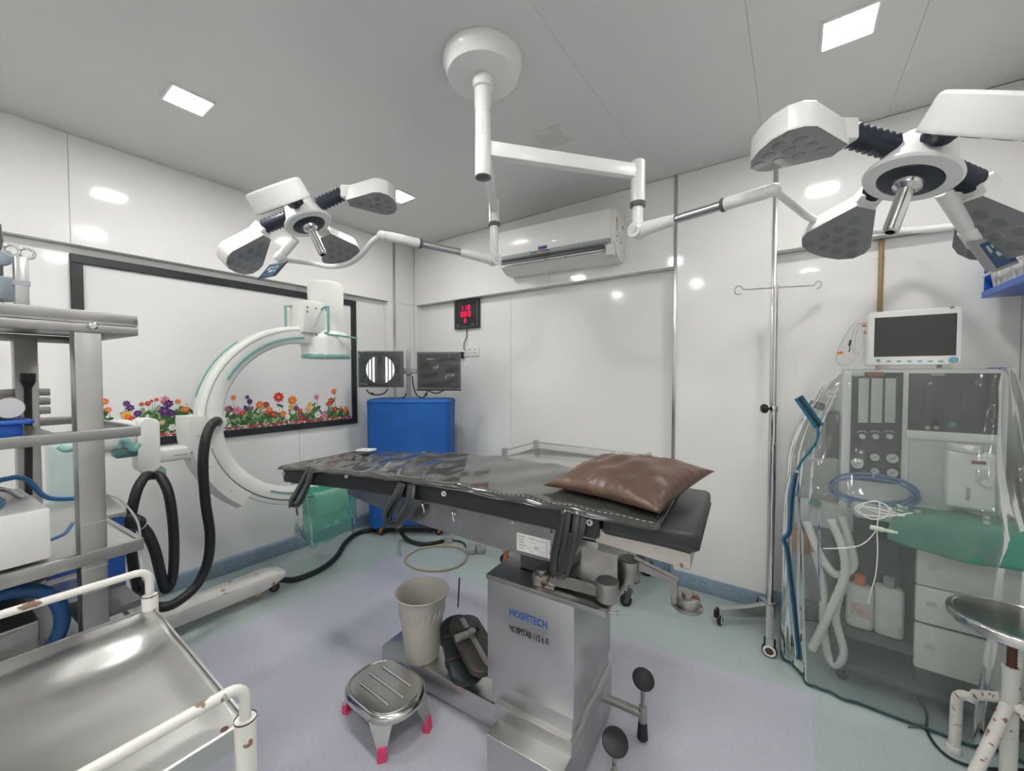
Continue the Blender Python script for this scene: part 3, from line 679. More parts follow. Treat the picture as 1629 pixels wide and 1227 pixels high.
def c_arm():
    X = -2.75; cy, cz, Ro, Ri, hx = 1.37, 1.145, .60, .485, .058
    t = thing('c_arm', 'white C shaped mobile x-ray machine standing along the left wall', 'x-ray machine', (X, .6, 0))
    def A(a, r, x=X): return V((x, cy + r * math.cos(a), cz + r * math.sin(a)))
    def arc(m, a0, a1, prof, n=56, mi=0, cap=True):
        """prof: list of (radius, dx)"""
        a0, a1 = math.radians(a0), math.radians(a1); k = len(prof); VV = [A(a0 + (a1 - a0) * i / n, r, X + dx) for i in range(n + 1) for (r, dx) in prof]
        F = [(i * k + j, (i + 1) * k + j, (i + 1) * k + (j + 1) % k, i * k + (j + 1) % k) for i in range(n) for j in range(k)]
        F += [tuple(reversed(range(k))), tuple(n * k + j for j in range(k))]
        m.add(VV, F, mi)
    m = MB(); arc(m, 86, 279, [(Ro - .012, hx), (Ro, hx - .012), (Ro, .022), (Ro - .02, .018), (Ro - .02, -.018), (Ro, -.022), (Ro, -hx + .012), (Ro - .012, -hx), (Ri + .012, -hx), (Ri, -hx + .012), (Ri, hx - .012), (Ri + .012, hx)])
    cb = m.build('c_ring', M_cream, t, angle=50)
    m = MB(); arc(m, 92, 152, [(Ri + .028, hx - .002), (Ri + .028, hx + .008), (Ri + .042, hx + .008), (Ri + .042, hx - .002)], 30); m.build('grip_strip', M_teal, cb)
    m = MB(); arc(m, 128, 166, [(Ro - .004, -.032), (Ro + .008, -.032), (Ro + .008, -.046), (Ro - .004, -.046)], 24); m.build('grip_strip', M_teal, cb)
    m = MB(); arc(m, 243, 268, [(Ri + .03, hx - .002), (Ri + .03, hx + .006), (Ri + .042, hx + .006), (Ri + .042, hx - .002)], 18); m.build('grip_strip', M_teal, cb)
    m = MB(); arc(m, 90, 178, [(Ro - .024, hx - .001), (Ro - .024, hx + .002), (Ro - .028, hx + .002), (Ro - .028, hx - .001)], 40); m.build('cable_groove', M_grey, cb)
    m = MB(); arc(m, 195, 276, [(Ro - .03, hx - .001), (Ro - .03, hx + .003), (Ro - .037, hx + .003), (Ro - .037, hx - .001)], 30); m.build('cable_groove', M_dgrey, cb)
    # carriage that grips the ring
    m = MB(); arc(m, 176, 232, [(Ro - .03, hx + .016), (Ro + .05, hx + .012), (Ro + .075, hx - .02), (Ro + .075, -hx), (Ro - .03, -hx - .016), (Ro - .015, -hx - .003), (Ro + .004, -hx), (Ro + .004, hx + .002), (Ro - .015, hx + .004)], 24)
    m.build('carriage', M_cream, t, angle=40)
    m = MB()
    for a in (186, 204, 222): m.cyl(A(math.radians(a), Ro + .012, X + hx + .01), A(math.radians(a), Ro + .012, X + hx + .018), .008, n=14)
    m.split('carriage_bolt', M_lgrey, t)
    m = MB(); m.box(X - .03, X + .06, .755, .80, 1.10, 1.15, 0, .004); m.build('brake_block', M_grey, t)
    # horizontal arm and the box it slides in
    m = MB(); m.box(X - .05, X + .055, .59, .80, .955, 1.03, 0, .016, 3); m.box(X - .05, X + .06, .715, .80, .98, 1.105, 0, .02, 3); m.build('horizontal_arm', M_cream, t)
    m = MB(); m.prism(rrect(.085, .275, .025, 5), (X - .05, .555, 1.055), (0, 1, 0), (0, 0, 1), (.13, 0, 0), 0, .012, 3); m.build('arm_housing', M_cream, t)
    m = MB(); m.box(X - .09, X + .07, .33, .53, 1.04, 1.19, 0, .05, 4); m.build('housing_cowl', M_cream, t)
    m = MB(); m.box(X + .066, X + .0668, .655, .715, .985, .989); m.box(X + .066, X + .0668, .728, .745, .984, .993); m.prism([(.730, .996), (.743, .996), (.7365, 1.006)], (X + .066, 0, 0), (0, 1, 0), (0, 0, 1), (.0008, 0, 0)); m.split('maker_mark', M_ink2, t)
    m = MB(); m.box(X - .06, X + .06, .545, .625, .875, .925, 0, .006); m.build('hose_bracket', M_teal, t)
    m = MB(); m.box(X - .07, X + .09, .22, .33, .13, 1.12, 0, .03, 3); m.build('lift_column', M_tealp, t)
    m = MB(); m.box(X - .22, X + .22, -.45, .36, .08, .62, 0, .05, 3); m.build('base_unit', M_cream, t)
    m = MB()
    m.tube(cr([pX(192, 712, X + .14), pX(196, 700, X + .16), pX(205, 705, X + .16), pX(212, 716, X + .16), pX(221, 706, X + .15)], 5), .012, 10); m.tube(cr([pX(95, 712, X + .14), pX(104, 716, X + .16), pX(118, 714, X + .16)], 5), .012, 10)
    m.split('brake_handle', M_teal, t)
    m = MB(); m.box(X + .05, X + .15, .42, .50, 1.02, 1.05, 0, .008); m.build('handle_mount', M_dteal, t)
    # base leg
    m = MB(); pl = [(-.30, .055), (1.08, .055), (1.14, .075), (1.215, .095), (1.215, .128), (1.12, .150), (.9, .142), (-.30, .142)]
    m.prism(pl, (X - .075, 0, 0), (0, 1, 0), (0, 0, 1), (.15, 0, 0), 0, .014, 2); m.build('base_leg', M_leg, t)
    castor(t, (X + .01, 1.07, 0), .036, math.radians(80), M_copper2, M_lgrey, .085, .03)
    castor(t, (X + .01, 1.165, 0), .030, math.radians(70), M_black, M_dgrey, .08, .02)
    m = MB(); m.box(X + .02, X + .045, .90, .93, .04, .062, 0, .004); m.build('leg_stop', M_red, t)
    # image intensifier
    I = V((X, 1.545, 0)); up = V((0, 0, 1))
    m = MB(); m.lathe([(0, 1.60), (.118, 1.60), (.118, 2.045), (.112, 2.068), (.095, 2.078), (0, 2.08)], I, up, 40)
    im = m.build('intensifier', M_cream, t)
    m = MB(); R = random.Random(2)
    def fn(u, v):
        a = 2 * math.pi * u; z = 1.548 + v * .175; r = .158 - .03 * max(0, v - .75) / .25 + .005 * math.sin(7 * a + 4 * v) * math.sin(math.pi * v) + .004 * math.sin(13 * a + 2)
        return I + V((math.cos(a) * r, math.sin(a) * r, z))
    m.grid(fn, 48, 10, wrap=True); m.add([I + V((0, 0, 1.722))] + [fn(i / 48, 1) for i in range(48)], [(0, 1 + i, 1 + (i + 1) % 48) for i in range(48)]); m.build('draped_cover', M_white, im, angle=180)
    MB().lathe([(0, 1.534), (.158, 1.534), (.162, 1.54), (.162, 1.556), (.158, 1.562), (.14, 1.562)], I, up, 44).build('input_ring', M_teal, im)
    m = MB(); m.box(X - .08, X + .10, 1.33, 1.50, 1.70, 1.915, 0, .012); m.box(X - .05, X + .06, 1.36, 1.46, 1.64, 1.71, 0, .008); m.build('mount_block', M_cream, im)
    def bar(pts, r=.0085): m = MB(); m.tube(pts, r, 10); m.build('handle_bar', M_teal, im)
    bar([(X + .10, 1.475, 1.885), (X + .155, 1.475, 1.885), (X + .155, 1.475, 1.71), (X + .10, 1.475, 1.71)])
    bar([(X - .05, 1.34, 1.885), (X - .05, 1.29, 1.885), (X - .05, 1.29, 1.71), (X - .05, 1.34, 1.71)])
    bar(cr([(X + .10, 1.46, 1.70), (X + .155, 1.50, 1.695), (X + .165, 1.58, 1.69), (X + .14, 1.70, 1.685)], 5), .007)
    m = MB()
    for (y, z) in ((1.36, 1.87), (1.42, 1.87), (1.36, 1.84), (1.46, 1.87), (1.42, 1.69), (1.46, 1.69)): m.cyl((X + .10, y, z), (X + .103, y, z), .006, n=10)
    m.split('block_screw', M_dgrey, im)
    # x-ray tube head inside a green bag
    m = MB(); m.box(X - .11, X + .11, 1.40, 1.66, .42, .60, 0, .03, 3); m.cyl((X, 1.53, .60), (X, 1.53, .66), .07, n=24); m.build('tube_head', M_cream, t)
    def bag(u, v):
        a = 2 * math.pi * u; z = .66 - .40 * v; pr = .55
        ca, sa = math.cos(a), math.sin(a); sx = math.copysign(abs(ca) ** pr, ca); sy = math.copysign(abs(sa) ** pr, sa)
        wv = 1 + .05 * math.sin(5 * a + 6 * v) * v + .04 * math.sin(11 * a - 3 * v) + .015 * math.sin(23 * a)
        return V((X + sx * (.135 + .01 * v) * wv, 1.525 + sy * (.195 - .02 * v) * wv, z + .02 * math.sin(3 * a + 1) * v + .015 * math.sin(9 * a) * v))
    m = MB(); m.grid(bag, 72, 14, wrap=True); m.build('green_bag', M_gfilm, t, angle=180, label='translucent green bag tied round the tube end')
    m = MB(); m.grid(lambda u, v: bag(u, .01 + .10 * v) + V((.002, 0, .004)) * 1 + (bag(u, 0) - V((X, 1.525, .66))).normalized() * .006, 72, 3, wrap=True)
    m.grid(lambda u, v: bag(.155 + .03 * u + .03 * v + .02 * math.sin(3 * v), .02 + .97 * v) + V((.005, 0, 0)), 6, 12); m.grid(lambda u, v: bag(.03 + .10 * v + .016 * u, .12 + .6 * (1 - v)) + V((.005, 0, 0)), 5, 10)
    m.split('bag_fold', M_greenp, t, angle=180)
    # hoses
    m = MB(); m.tube(cr([pX(347, 672, X + .07), pX(344, 670, X + .14), pX(334, 680, X + .18), pX(326, 705, X + .20), pX(323, 745, X + .20), pX(327, 800, X + .18), pX(334, 850, X + .17), pX(330, 895, X + .17), pX(312, 932, X + .18), pX(282, 958, X + .2), pX(258, 966, X + .2), pX(236, 960, X + .14), pX(225, 930, X - .04)], 7), .024, 14); m.build('thick_hose', M_black, t, angle=180)
    m = MB(); m.cyl(pX(347, 672, X + .055), pX(347, 672, X + .085), .042, n=24); m.build('hose_flange', M_lgrey, t)
    m = MB(); m.tube(cr([pX(243, 757, X + .07), pX(232, 758, X + .12), pX(219, 778, X + .15), pX(210, 812, X + .16), pX(207, 850, X + .14), pX(212, 900, X + .08), pX(222, 950, X - .02)], 7), .022, 14); m.build('thick_hose', M_black, t, angle=180)
    m = MB(); m.tube(cr([pX(246, 756, X + .07), pX(256, 760, X + .12), pX(268, 785, X + .16), pX(275, 830, X + .17), pX(277, 880, X + .17), pX(274, 922, X + .17), pX(264, 938, X + .17), pX(256, 915, X + .2), pX(247, 878, X + .25), pX(236, 852, X + .3), pX(225, 838, X + .36)], 7), .022, 14); m.build('thick_hose', M_black, t, angle=180)
    a, b_ = pX(221, 834, X + .38), pX(212, 830, X + .44)
    m = MB(); m.cyl(a, a + (b_ - a) * .3, .03, n=20, bev=.004); m.build('hose_collar', M_white, t)
    m = MB(); m.cyl(a + (b_ - a) * .3, b_ + (b_ - a) * .3, .032, n=20, bev=.004); m.build('hose_plug', M_black, t)
c_arm()
m = MB(); m.tube(cr([pX(443, 922, -2.73) , pz(470, 922, .02), pz(510, 906, .02), pz(535, 886, .02), pz(550, 863, .02), pz(570, 848, .02), pz(598, 842, .02)], 7), .019, 12)
tag(m.build('floor_cable', M_black, angle=180), 'thick black cable curving over the floor from the C arm leg to the blue cart', 'cable')

# ---------------------------------------------------------------- blue covered monitor cart in the corner
def monitor_cart():
    c = pD(647, 597, 3.40); c.z = 0; f = V((FWD.x, FWD.y, 0)).normalized(); r = RGT
    t = thing('monitor_cart', 'trolley under a royal blue cloth cover with two screens on a post in the corner', 'cart', c + f * .19)
    o = c + f * .19
    def fn(u, v):
        a = 2 * math.pi * u; ca, sa = math.cos(a), math.sin(a); p = .22
        sx = math.copysign(abs(ca) ** p, ca); sy = math.copysign(abs(sa) ** p, sa)
        z = .075 + (1.175 - .075) * v; fl = 1 - .035 * (1 - v); wob = 1 + .006 * math.sin(9 * a + 5 * v) + .004 * math.sin(17 * a - 8 * v)
        hem = .012 * math.sin(7 * a) * (1 - v) ** 4 + .03 * (sx * .5 + .5) * (1 - v) ** 3
        return o + r * (sx * .368 * fl * wob) + f * (sy * .185 * fl * wob) + V((0, 0, z + hem))
    m = MB(); m.grid(fn, 64, 16, wrap=True)
    k = 64; rings = [fn(i / k, 1) for i in range(k)]
    for (s, dz) in ((.985, .018), (.95, .026), (.5, .03)):
        pass
    lay = [rings] + [[o + V((0, 0, 1.175 + dz)) + (p - o - V((0, 0, 1.175))) * s for p in rings] for (s, dz) in ((.985, .018), (.95, .026), (.5, .030))]
    VV = [p for L in lay for p in L]; F = [(i * k + j, i * k + (j + 1) % k, (i + 1) * k + (j + 1) % k, (i + 1) * k + j) for i in range(len(lay) - 1) for j in range(k)]
    F.append(tuple((len(lay) - 1) * k + j for j in range(k))); m.add(VV, F); m.build('cloth_cover', M_blue, t, angle=60)
    m = MB(); m.tube([fn(i / k, 1) * 1.0 + V((0, 0, .004)) for i in range(k)], .006, 6, closed=True); m.build('cover_piping', M_blue, t, angle=180)
    m = MB(); m.obox(o + V((0, 0, .09)), r * .33, f * .16, V((0, 0, .02))); m.build('base_frame', M_dgrey, t)
    for (x, y) in ((-.25, -.14), (.26, -.14), (-.25, .14), (.26, .14)): castor(t, o + r * x + f * y, .032, YAW + x, M_black, M_copper, .075, .022)
    # post
    pc = pD(650, 600, 3.56); pc.z = 0
    m = MB(); m.cyl(pc + V((0, 0, 1.15)), pc + V((0, 0, 1.655)), .021, n=20, bev=.006); po = m.build('post', M_lgrey3, t)
    m = MB()
    for i in range(11): m.cyl(pc + V((0, 0, 1.18 + i * .042)), pc + V((0, 0, 1.1835 + i * .042)), .0222, n=20)
    m.split('post_band', M_grey, po)
    m = MB(); m.obox(pc + V((0, 0, 1.45)) - f * .01, r * .10, f * .012, V((0, 0, .022)), 0, .004); m.build('cross_arm', M_grey, t)
    m = MB(); m.cyl(pc + V((0, 0, 1.42)), pc + V((0, 0, 1.48)), .032, n=20, bev=.005); m.build('clamp_collar', M_grey, t)
    def screen(px0, px1, py0, py1, lit):
        D = 3.42; a, b_ = pD(px0, py1, D), pD(px1, py0, D); w_ = (b_ - a).dot(r); h = b_.z - a.z; cc = (a + b_) / 2
        m = MB(); m.obox(cc + f * .03, r * w_ / 2 * .97, f * .025, V((0, 0, h / 2 * .97)), 0, .008); s = m.build('screen', M_dgrey, t)
        m = MB(); m.obox(cc + f * .0045, r * w_ / 2 * .88, f * .001, V((0, 0, h / 2 * .86))); m.build('screen_panel', M_screen, s)
        if lit:
            R_ = .5 * 45.5 / 627 * D; ctr = pD(604.8, 588.3, D) + f * .002
            def strip_(x0, x1, mm, nm):
                x0 = (x0 - 425) / 175 * R_; x1 = (x1 - 425) / 175 * R_; n = 5; P_ = []
                for i in range(n + 1):
                    x = x0 + (x1 - x0) * i / n; P_.append((x, math.sqrt(max(0, R_ * R_ - x * x)) * .985))
                poly = P_ + [(x, -y) for x, y in reversed(P_)]
                m = MB(); m.prism(poly, ctr, r, (0, 0, 1), f * -.0012); m.build(nm, mm, s)
            for (x0, x1) in ((250, 277), (287, 314), (329, 357), (488, 516), (529, 559), (573, 599)): strip_(x0, x1, M_glow, 'lit_stripe')
            for (x0, x1) in ((370, 392), (452, 480)): strip_(x0, x1, M_dglow, 'dim_stripe')
            m = MB()
            for (px, py, w2, h2) in ((572.5, 566, 3, 2.2), (577.5, 565, 2, 1), (580, 567, 2.5, .8), (578.5, 569, 2, .7), (577, 611, 5.5, .7), (583, 611.5, 2, .7)):
                q = pD(px, py, D) + f * .002; m.obox(q, r * (w2 / 627 * D), f * .0006, V((0, 0, h2 / 627 * D)))
            m.split('screen_text', M_lgrey, s)
        # loose clear plastic bag over it
        def bg(u, v):
            x = (u - .5) * w_ * 1.015; z = (v - .5) * h * 1.02
            e = min(u, 1 - u, v, 1 - v) * 6; e = min(1, e)
            return cc + r * x + V((0, 0, z)) + f * (-.002 - .010 * e - .006 * math.sin(9 * u + 5 * v + px0) * e - .004 * math.sin(21 * v - 6 * u) * e)
        m = MB(); m.grid(bg, 26, 20); m.build('plastic_bag', M_sfilm, s, angle=180)
        return cc, w_, h
    A = screen(568, 641, 558, 617, True); B = screen(662, 733, 559.5, 619.5, False)
    m = MB(); cc, w_, h = B; m.obox(cc - V((0, 0, h / 2 + .006)) + f * .02, r * w_ / 2, f * .012, V((0, 0, .007)), 0, .003); m.build('bag_clip', M_blackg, t)
    m = MB()
    def q(px, py, D=3.46): return pD(px, py, D)
    for pts in ([q(583, 620), q(588, 626), q(600, 628.5), q(611, 626), q(617, 619)], [q(656, 598), q(657.5, 615), q(663, 628), q(671, 633), q(677, 629), q(680, 622)], [q(682, 622), q(690, 625.5), q(698, 625), q(708, 620)], [q(640, 633), q(644, 631), q(646, 626)]):
        m.tube(cr(pts, 5), .0055, 8)
    m.split('screen_cable', M_black, t, angle=180)
    m = MB()
    for pts in ([q(590, 626), q(594, 627.6)], [q(676, 630), q(679, 626)]): m.tube(pts, .010, 10)
    m.split('cable_plug', M_black, t)
monitor_cart()

# ---------------------------------------------------------------- steel trolley with guard rail behind the table
def rail_trolley():
    x0, x1, y0, y1, zt = -1.755, -.80, 2.33, 2.80, .80
    t = thing('rail_trolley', 'stainless steel trolley with a guard rail against the back wall behind the table', 'trolley', ((x0 + x1) / 2, (y0 + y1) / 2, 0))
    m = MB(); m.box(x0, x1, y0, y1, zt - .012, zt, 0, .003); m.build('top_tray', M_steelb, t)
    for (a, b_, c, d) in ((x0, x1, y0, y0 + .012), (x0, x1, y1 - .012, y1), (x0, x0 + .012, y0 + .012, y1 - .012), (x1 - .012, x1, y0 + .012, y1 - .012)): MB().box(a, b_, c, d, zt - .03, zt + .006).build('tray_edge', M_steel, t)
    m = MB(); m.box(x0, x1, y0, y1, .26, .272, 0, .003); m.build('lower_shelf', M_steel, t)
    for (x, y) in ((x0 + .015, y0 + .015), (x1 - .015, y0 + .015), (x0 + .015, y1 - .015), (x1 - .015, y1 - .015)):
        m = MB(); m.box(x - .017, x + .017, y - .017, y + .017, .10, zt + .075, 0, .003); m.build('post', M_steel, t)
        castor(t, (x, y, 0), .036, .6, M_black, M_copper if (x < -1.3 and y < 2.5) else M_dgrey, .095, .024)
    a, b_, c, d = x0 + .015, x1 - .015, y0 + .015, y1 - .015
    for pts in ([(a, c, zt + .055), (a, d, zt + .055)], [(a, d, zt + .055), (b_, d, zt + .055)], [(b_, d, zt + .055), (b_, c, zt + .055)]):
        m = MB(); m.tube(pts, .006, 10); m.build('guard_rail', M_alu, t)
rail_trolley()

# ---------------------------------------------------------------- drip stand beside the pier
def drip_stand():
    b = V((-.085, 2.60, 0))
    t = thing('drip_stand', 'chrome drip stand on castors with a two hook bar by the pier', 'drip stand', b)
    m = MB(); m.cyl(b + V((0, 0, .10)), b + V((0, 0, 1.245)), .0165, n=20); m.build('lower_pole', M_chrome, t)
    m = MB(); m.cyl(b + V((0, 0, 1.20)), b + V((0, 0, 1.905)), .0115, n=20); m.build('upper_pole', M_steelb, t)
    m = MB(); m.cyl(b + V((0, 0, 1.215)), b + V((0, 0, 1.25)), .021, n=20, bev=.003); m.build('pole_collar', M_chrome, t)
    k = b + V((0, 0, 1.232)); m = MB(); m.cyl(k - RGT * .018, k - RGT * .038, .006, n=12); m.lathe([(0, .034), (.012, .034), (.024, .042), (.027, .052), (.022, .062), (.012, .066), (0, .066)], k, -RGT, 16); m.build('clamp_knob', M_blackg, t)
    a, c = pD(1183, 461, 2.17), pD(1295, 454.5, 2.17)
    m = MB(); m.tube([a, c], .0045, 10); m.build('hook_bar', M_chrome, t)
    for (e, ctr) in ((a, pD(1175, 462, 2.17)), (c, pD(1301.5, 453.5, 2.17))):
        rr = (e - ctr).length; u = (e - ctr).normalized(); w_ = V((0, 0, 1)); pts = []
        for i in range(19): an = 2 * math.pi * i / 20 * .93; pts.append(ctr + u * math.cos(an) * rr * .8 + w_ * math.sin(an) * rr * .85)
        m = MB(); m.tube(pts, .0038, 8); m.build('hook', M_chrome, t)
    m = MB(); q = pD(1232, 481, 2.16); m.tube([q, q + RGT * .02], .007, 10); m.build('side_peg', M_white, t)
    m = MB(); m.cyl(b + V((0, 0, .075)), b + V((0, 0, .15)), .026, n=24, bev=.003); m.build('hub', M_steel, t)
    for e in (V((-.315, 2.475, 0)), V((-.075, 2.335, 0)), V((-.13, 2.735, 0))):
        d = (e - b); L = d.length; d.normalize(); s = V((-d.y, d.x, 0)); pl = [(.015, .145), (L * .5, .115), (L + .01, .098), (L + .01, .060), (L * .5, .062), (.015, .075)]
        m = MB(); m.prism(pl, b - s * .017, d, (0, 0, 1), s * .034, 0, .002, 1); lg = m.build('leg', M_steel, t)
        c = e + V((0, 0, .034)); q = s if s.dot(V((1, 0, 0))) > -2 else s
        ax = (RGT * .75 - V((FWD.x, FWD.y, 0)) * .66) if e.x < -.2 else (-V((FWD.x, FWD.y, 0)) * .8 - RGT * .6)
        ax.normalize()
        m = MB(); m.lathe([(0, -.011), (.028, -.011), (.034, -.006), (.034, .006), (.028, .011), (0, .011)], c, ax, 28); wh = m.build('castor', M_black, t)
        m = MB(); m.lathe([(.0185, .0112), (.0185, .0135), (.027, .0128), (.0285, .0108)], c, ax, 28); m.build('white_ring', M_white, wh)
        m = MB(); m.lathe([(0, .0125), (.018, .0118), (.018, .0105)], c, ax, 24); m.build('wheel_hub', M_rust, wh)
        m = MB(); m.obox(c + V((0, 0, .03)) - ax * .018, ax * .012, ax.cross(V((0, 0, 1))) * .026, V((0, 0, .022)), 0, .008); m.build('castor_hood', M_blackg, wh)
drip_stand()
m = MB(); m.cyl((.370, YBR - .012, 1.25), (.370, YBR - .012, 2.135), .011, n=14); pp = m.build('wall_pipe', M_bamboo)
tag(pp, 'thin tan pipe running up the wall behind the patient monitor', 'pipe')
m = MB()
for z in (1.62, 1.79, 2.03): m.cyl((.370, YBR - .012, z), (.370, YBR - .012, z + .012), .0125, n=14)
ROOT[pp] = V(pp.location); m.split('pipe_joint', M_bamboo, pp)

# ---------------------------------------------------------------- blue bin of packets on the right wall
ORD = 'first second third fourth fifth sixth seventh eighth ninth tenth eleventh twelfth thirteenth fourteenth fifteenth sixteenth seventeenth'.split()
def wall_bin():
    xb, xf, y0, y1 = XR - .004, XR - .15, 2.02, 2.76
    p = pX(1563, 470, xf - .0); z0 = 1.772
    t = thing('wall_bin', 'blue wall mounted bin full of white packets on the right wall', 'bin', (xb, (y0 + y1) / 2, z0))
    for nm, (a, b_, c, d, e, f_) in (('back', (xb - .006, xb, y0, y1, z0, z0 + .24)), ('floor_panel', (xf, xb, y0, y1, z0, z0 + .006)), ('front_lip', (xf - .006, xf, y0, y1, z0, z0 + .03)), ('end_panel', (xf, xb, y1 - .006, y1, z0, z0 + .20)), ('end_panel', (xf, xb, y0, y0 + .006, z0, z0 + .20))):
        MB().box(a, b_, c, d, e, f_, 0, .002, 1).build(nm, M_bluep, t)
    R = random.Random(4); y = y1 - .03
    k = 0
    while y > y0 + .05:
        w_ = R.uniform(.035, .06); h = R.uniform(.12, .18); tl = R.uniform(-.02, .02)
        m = MB(); m.obox((xf + .06, y - w_ / 2, z0 + .008 + h / 2), (.045, 0, 0), (0, w_ / 2 - .003, 0), (-.01, 0, h / 2), 0, .004)
        pk = tag(m.build('packet', M_paper), 'white sealed packet, %s from the far end of the blue wall bin' % ORD[k], 'packet', 'packets in the wall bin')
        ROOT[pk] = V(pk.location)
        m = MB(); m.obox((xf + .0135, y - w_ / 2, z0 + .02 + h * .62), (.001, 0, 0), (0, w_ / 2 - .009, 0), (0, 0, h * .10)); m.build('printed_band', M_sky if k % 2 else M_grey, pk)
        y -= w_ + .004; k += 1
    m = MB(); m.tube([(xf - .004, y0, z0 + .10), (xf - .004, y1, z0 + .10)], .006, 8); m.build('front_rod', M_white, t)
wall_bin()


# ---------------------------------------------------------------- operating table
TA = V((math.cos(math.radians(5)), math.sin(math.radians(5)), 0)); TN = V((-TA.y, TA.x, 0)); TP0 = V((-.21, 1.125, 0)); TW = .465
ZPR = [(-.1, 1.0), (0, 1.0), (.375, 1.003), (.9, 1.006), (1.275, .992), (1.58, .972), (1.93, .945), (2.2, .925)]
def ztop(t):
    for (a, za), (b_, zb) in zip(ZPR, ZPR[1:]):
        if t <= b_: f = (t - a) / (b_ - a); return za + (zb - za) * f
    return ZPR[-1][1]
def TB(t, w_, dz=0.0): return TP0 - TA * t + TN * w_ + V((0, 0, ztop(t) + dz))
def TPX(px, py, w_): return pN(px, py, TP0 + TN * w_, TN)          # a picture point on the side plane at offset w
def op_table():
    t = thing('operating_table', 'stainless steel operating table with black mattress and a boxy lifting column', 'operating table', (-.72, 1.33, 0))
    # column, built on its own slightly turned axes
    ca = V((math.cos(math.radians(4)), math.sin(math.radians(4)), 0)); cn = V((-ca.y, ca.x, 0)); O = V((-.913, 1.122, 0))
    def cbox(name, a0, a1, n0, n1, z0, z1, mm, bev=.003):
        m = MB(); m.obox(O + ca * (a0 + a1) / 2 + cn * (n0 + n1) / 2 + V((0, 0, (z0 + z1) / 2)), ca * (a1 - a0) / 2, cn * (n1 - n0) / 2, V((0, 0, (z1 - z0) / 2)), 0, bev); return m.build(name, mm, t)
    cbox('base_box', .062, .345, -.095, .41, .02, .175, M_steel, .004)
    cbox('base_flange', .045, .348, -.02, .395, .17, .225, M_steel, .003)
    cbox('lower_shroud', .018, .338, .004, .385, .20, .30, M_steel, .002)
    up = cbox('upper_shroud', 0, .345, 0, .39, .283, .668, M_steel, .003)
    cbox('top_plate', -.004, .452, -.004, .40, .662, .681, M_steeld, .003)
    cbox('lift_pillar', .08, .26, .10, .29, .68, .80, M_dgrey, .01)
    cbox('plate_recess', .085, .165, .09, .22, .6805, .6825, M_black, 0)
    m = MB(); F0 = O - cn * .0006; zu = V((0, 0, 1))
    a, b_ = pN(810.3, 978.5, F0, cn), pN(871.6, 1001.5, F0, cn); L = (b_ - a).length
    ux = ca; sz = .0365
    text_mesh(m, 'HOSPITECH', sz, a, ux, zu, 0, sx=.80); x1 = max((p - a).dot(ux) for p in m.v)
    for p in m.v: p += ux * ((p - a).dot(ux) * (L * .985 / x1 - 1)) 
    for p in m.v: d = (p - a).dot(ux) / L; p.z += d * (b_.z - a.z)
    m.build('maker_lettering', M_inkblue, up, label='blue lettering')
    a, b_ = pN(810, 1003.5, F0, cn), pN(872.5, 1027, F0, cn); L = (b_ - a).length; h = .0235
    m = MB(); text_mesh(m, 'OSPITAB 115', .032, a + ux * L * .095, ux, zu, 0, sx=.72)
    x1 = max((p - a).dot(ux) for p in m.v)
    for p in m.v: q = (p - a).dot(ux) - L * .095; p += ux * (q * (L * .70 / (x1 - L * .095) - 1))
    q = MB()                                                             # worn first and last letters
    def bar(x0, x1, z0, z1): m.add([a + ux * x0 + zu * z0 - cn * .0006, a + ux * x1 + zu * z0 - cn * .0006, a + ux * x1 + zu * z1 - cn * .0006, a + ux * x0 + zu * z1 - cn * .0006], [(0, 1, 2, 3)])
    s = h * .16
    bar(0, s * .9, h * .5, h); bar(L * .062, L * .062 + s * .9, 0, h); bar(s * .9, L * .062, h * .44, h * .6)
    e0 = L * .845; bar(e0, e0 + s * .9, 0, h * .86); bar(e0 + s * .9, e0 + L * .05, 0, h * .15); bar(e0 + s * .9, e0 + L * .04, h * .43, h * .57)
    f0 = L * .925; bar(f0 + L * .045, f0 + L * .045 + s * .9, 0, h); bar(f0, f0 + L * .075, h * .22, h * .36); m.add([a + ux * k + zu * z - cn * .0006 for k, z in ((f0, h * .36), (f0 + s * .9, h * .36), (f0 + L * .045 + s * .3, h), (f0 + L * .045 - s * .3, h))], [(0, 1, 2, 3)])
    for p in m.v: d = (p - a).dot(ux) / L; p.z += d * (b_.z - a.z)
    m.build('model_lettering', M_ink, up, label='worn black lettering')
    # plinth reaching to the left
    m = MB(); m.prism([(0, .022), (.012, .022), (.012, .12), (0, .12)][:0] or rrect(.70, .235, .006, 2, .35 - .06, .118), V((-1.588, 1.148, .018)) + ca * .06, ca, cn, (0, 0, .102), 0, .004, 2)
    m.build('plinth', M_steel, t)
    m = MB(); m.obox(V((-1.588, 1.148, .009)) + ca * .35 + cn * .118, ca * .33, cn * .10, V((0, 0, .009))); m.build('plinth_skid', M_black, t)
    m = MB(); m.obox(O + ca * .2 + cn * .16 + V((0, 0, .011)), ca * .13, cn * .24, V((0, 0, .011))); m.build('base_skid', M_black, t)
    # frame under the top
    pl = [TPX(px, py, .028) for px, py in ((552, 775), (700, 795), (886, 829), (886, 897), (823, 881), (769, 866), (644, 826), (553, 787))]
    m = MB(); k = len(pl); m.add(pl + [p + TN * (TW - .056) for p in pl], [tuple(range(k)), tuple(range(k, 2 * k))[::-1]] + [(i, k + i, k + (i + 1) % k, (i + 1) % k) for i in range(k)])
    fr = m.build('table_frame', M_steeld, t, angle=20)
    pl = [TPX(px, py, .012) for px, py in ((948, 841), (1098, 882), (1098, 907), (948, 862))]
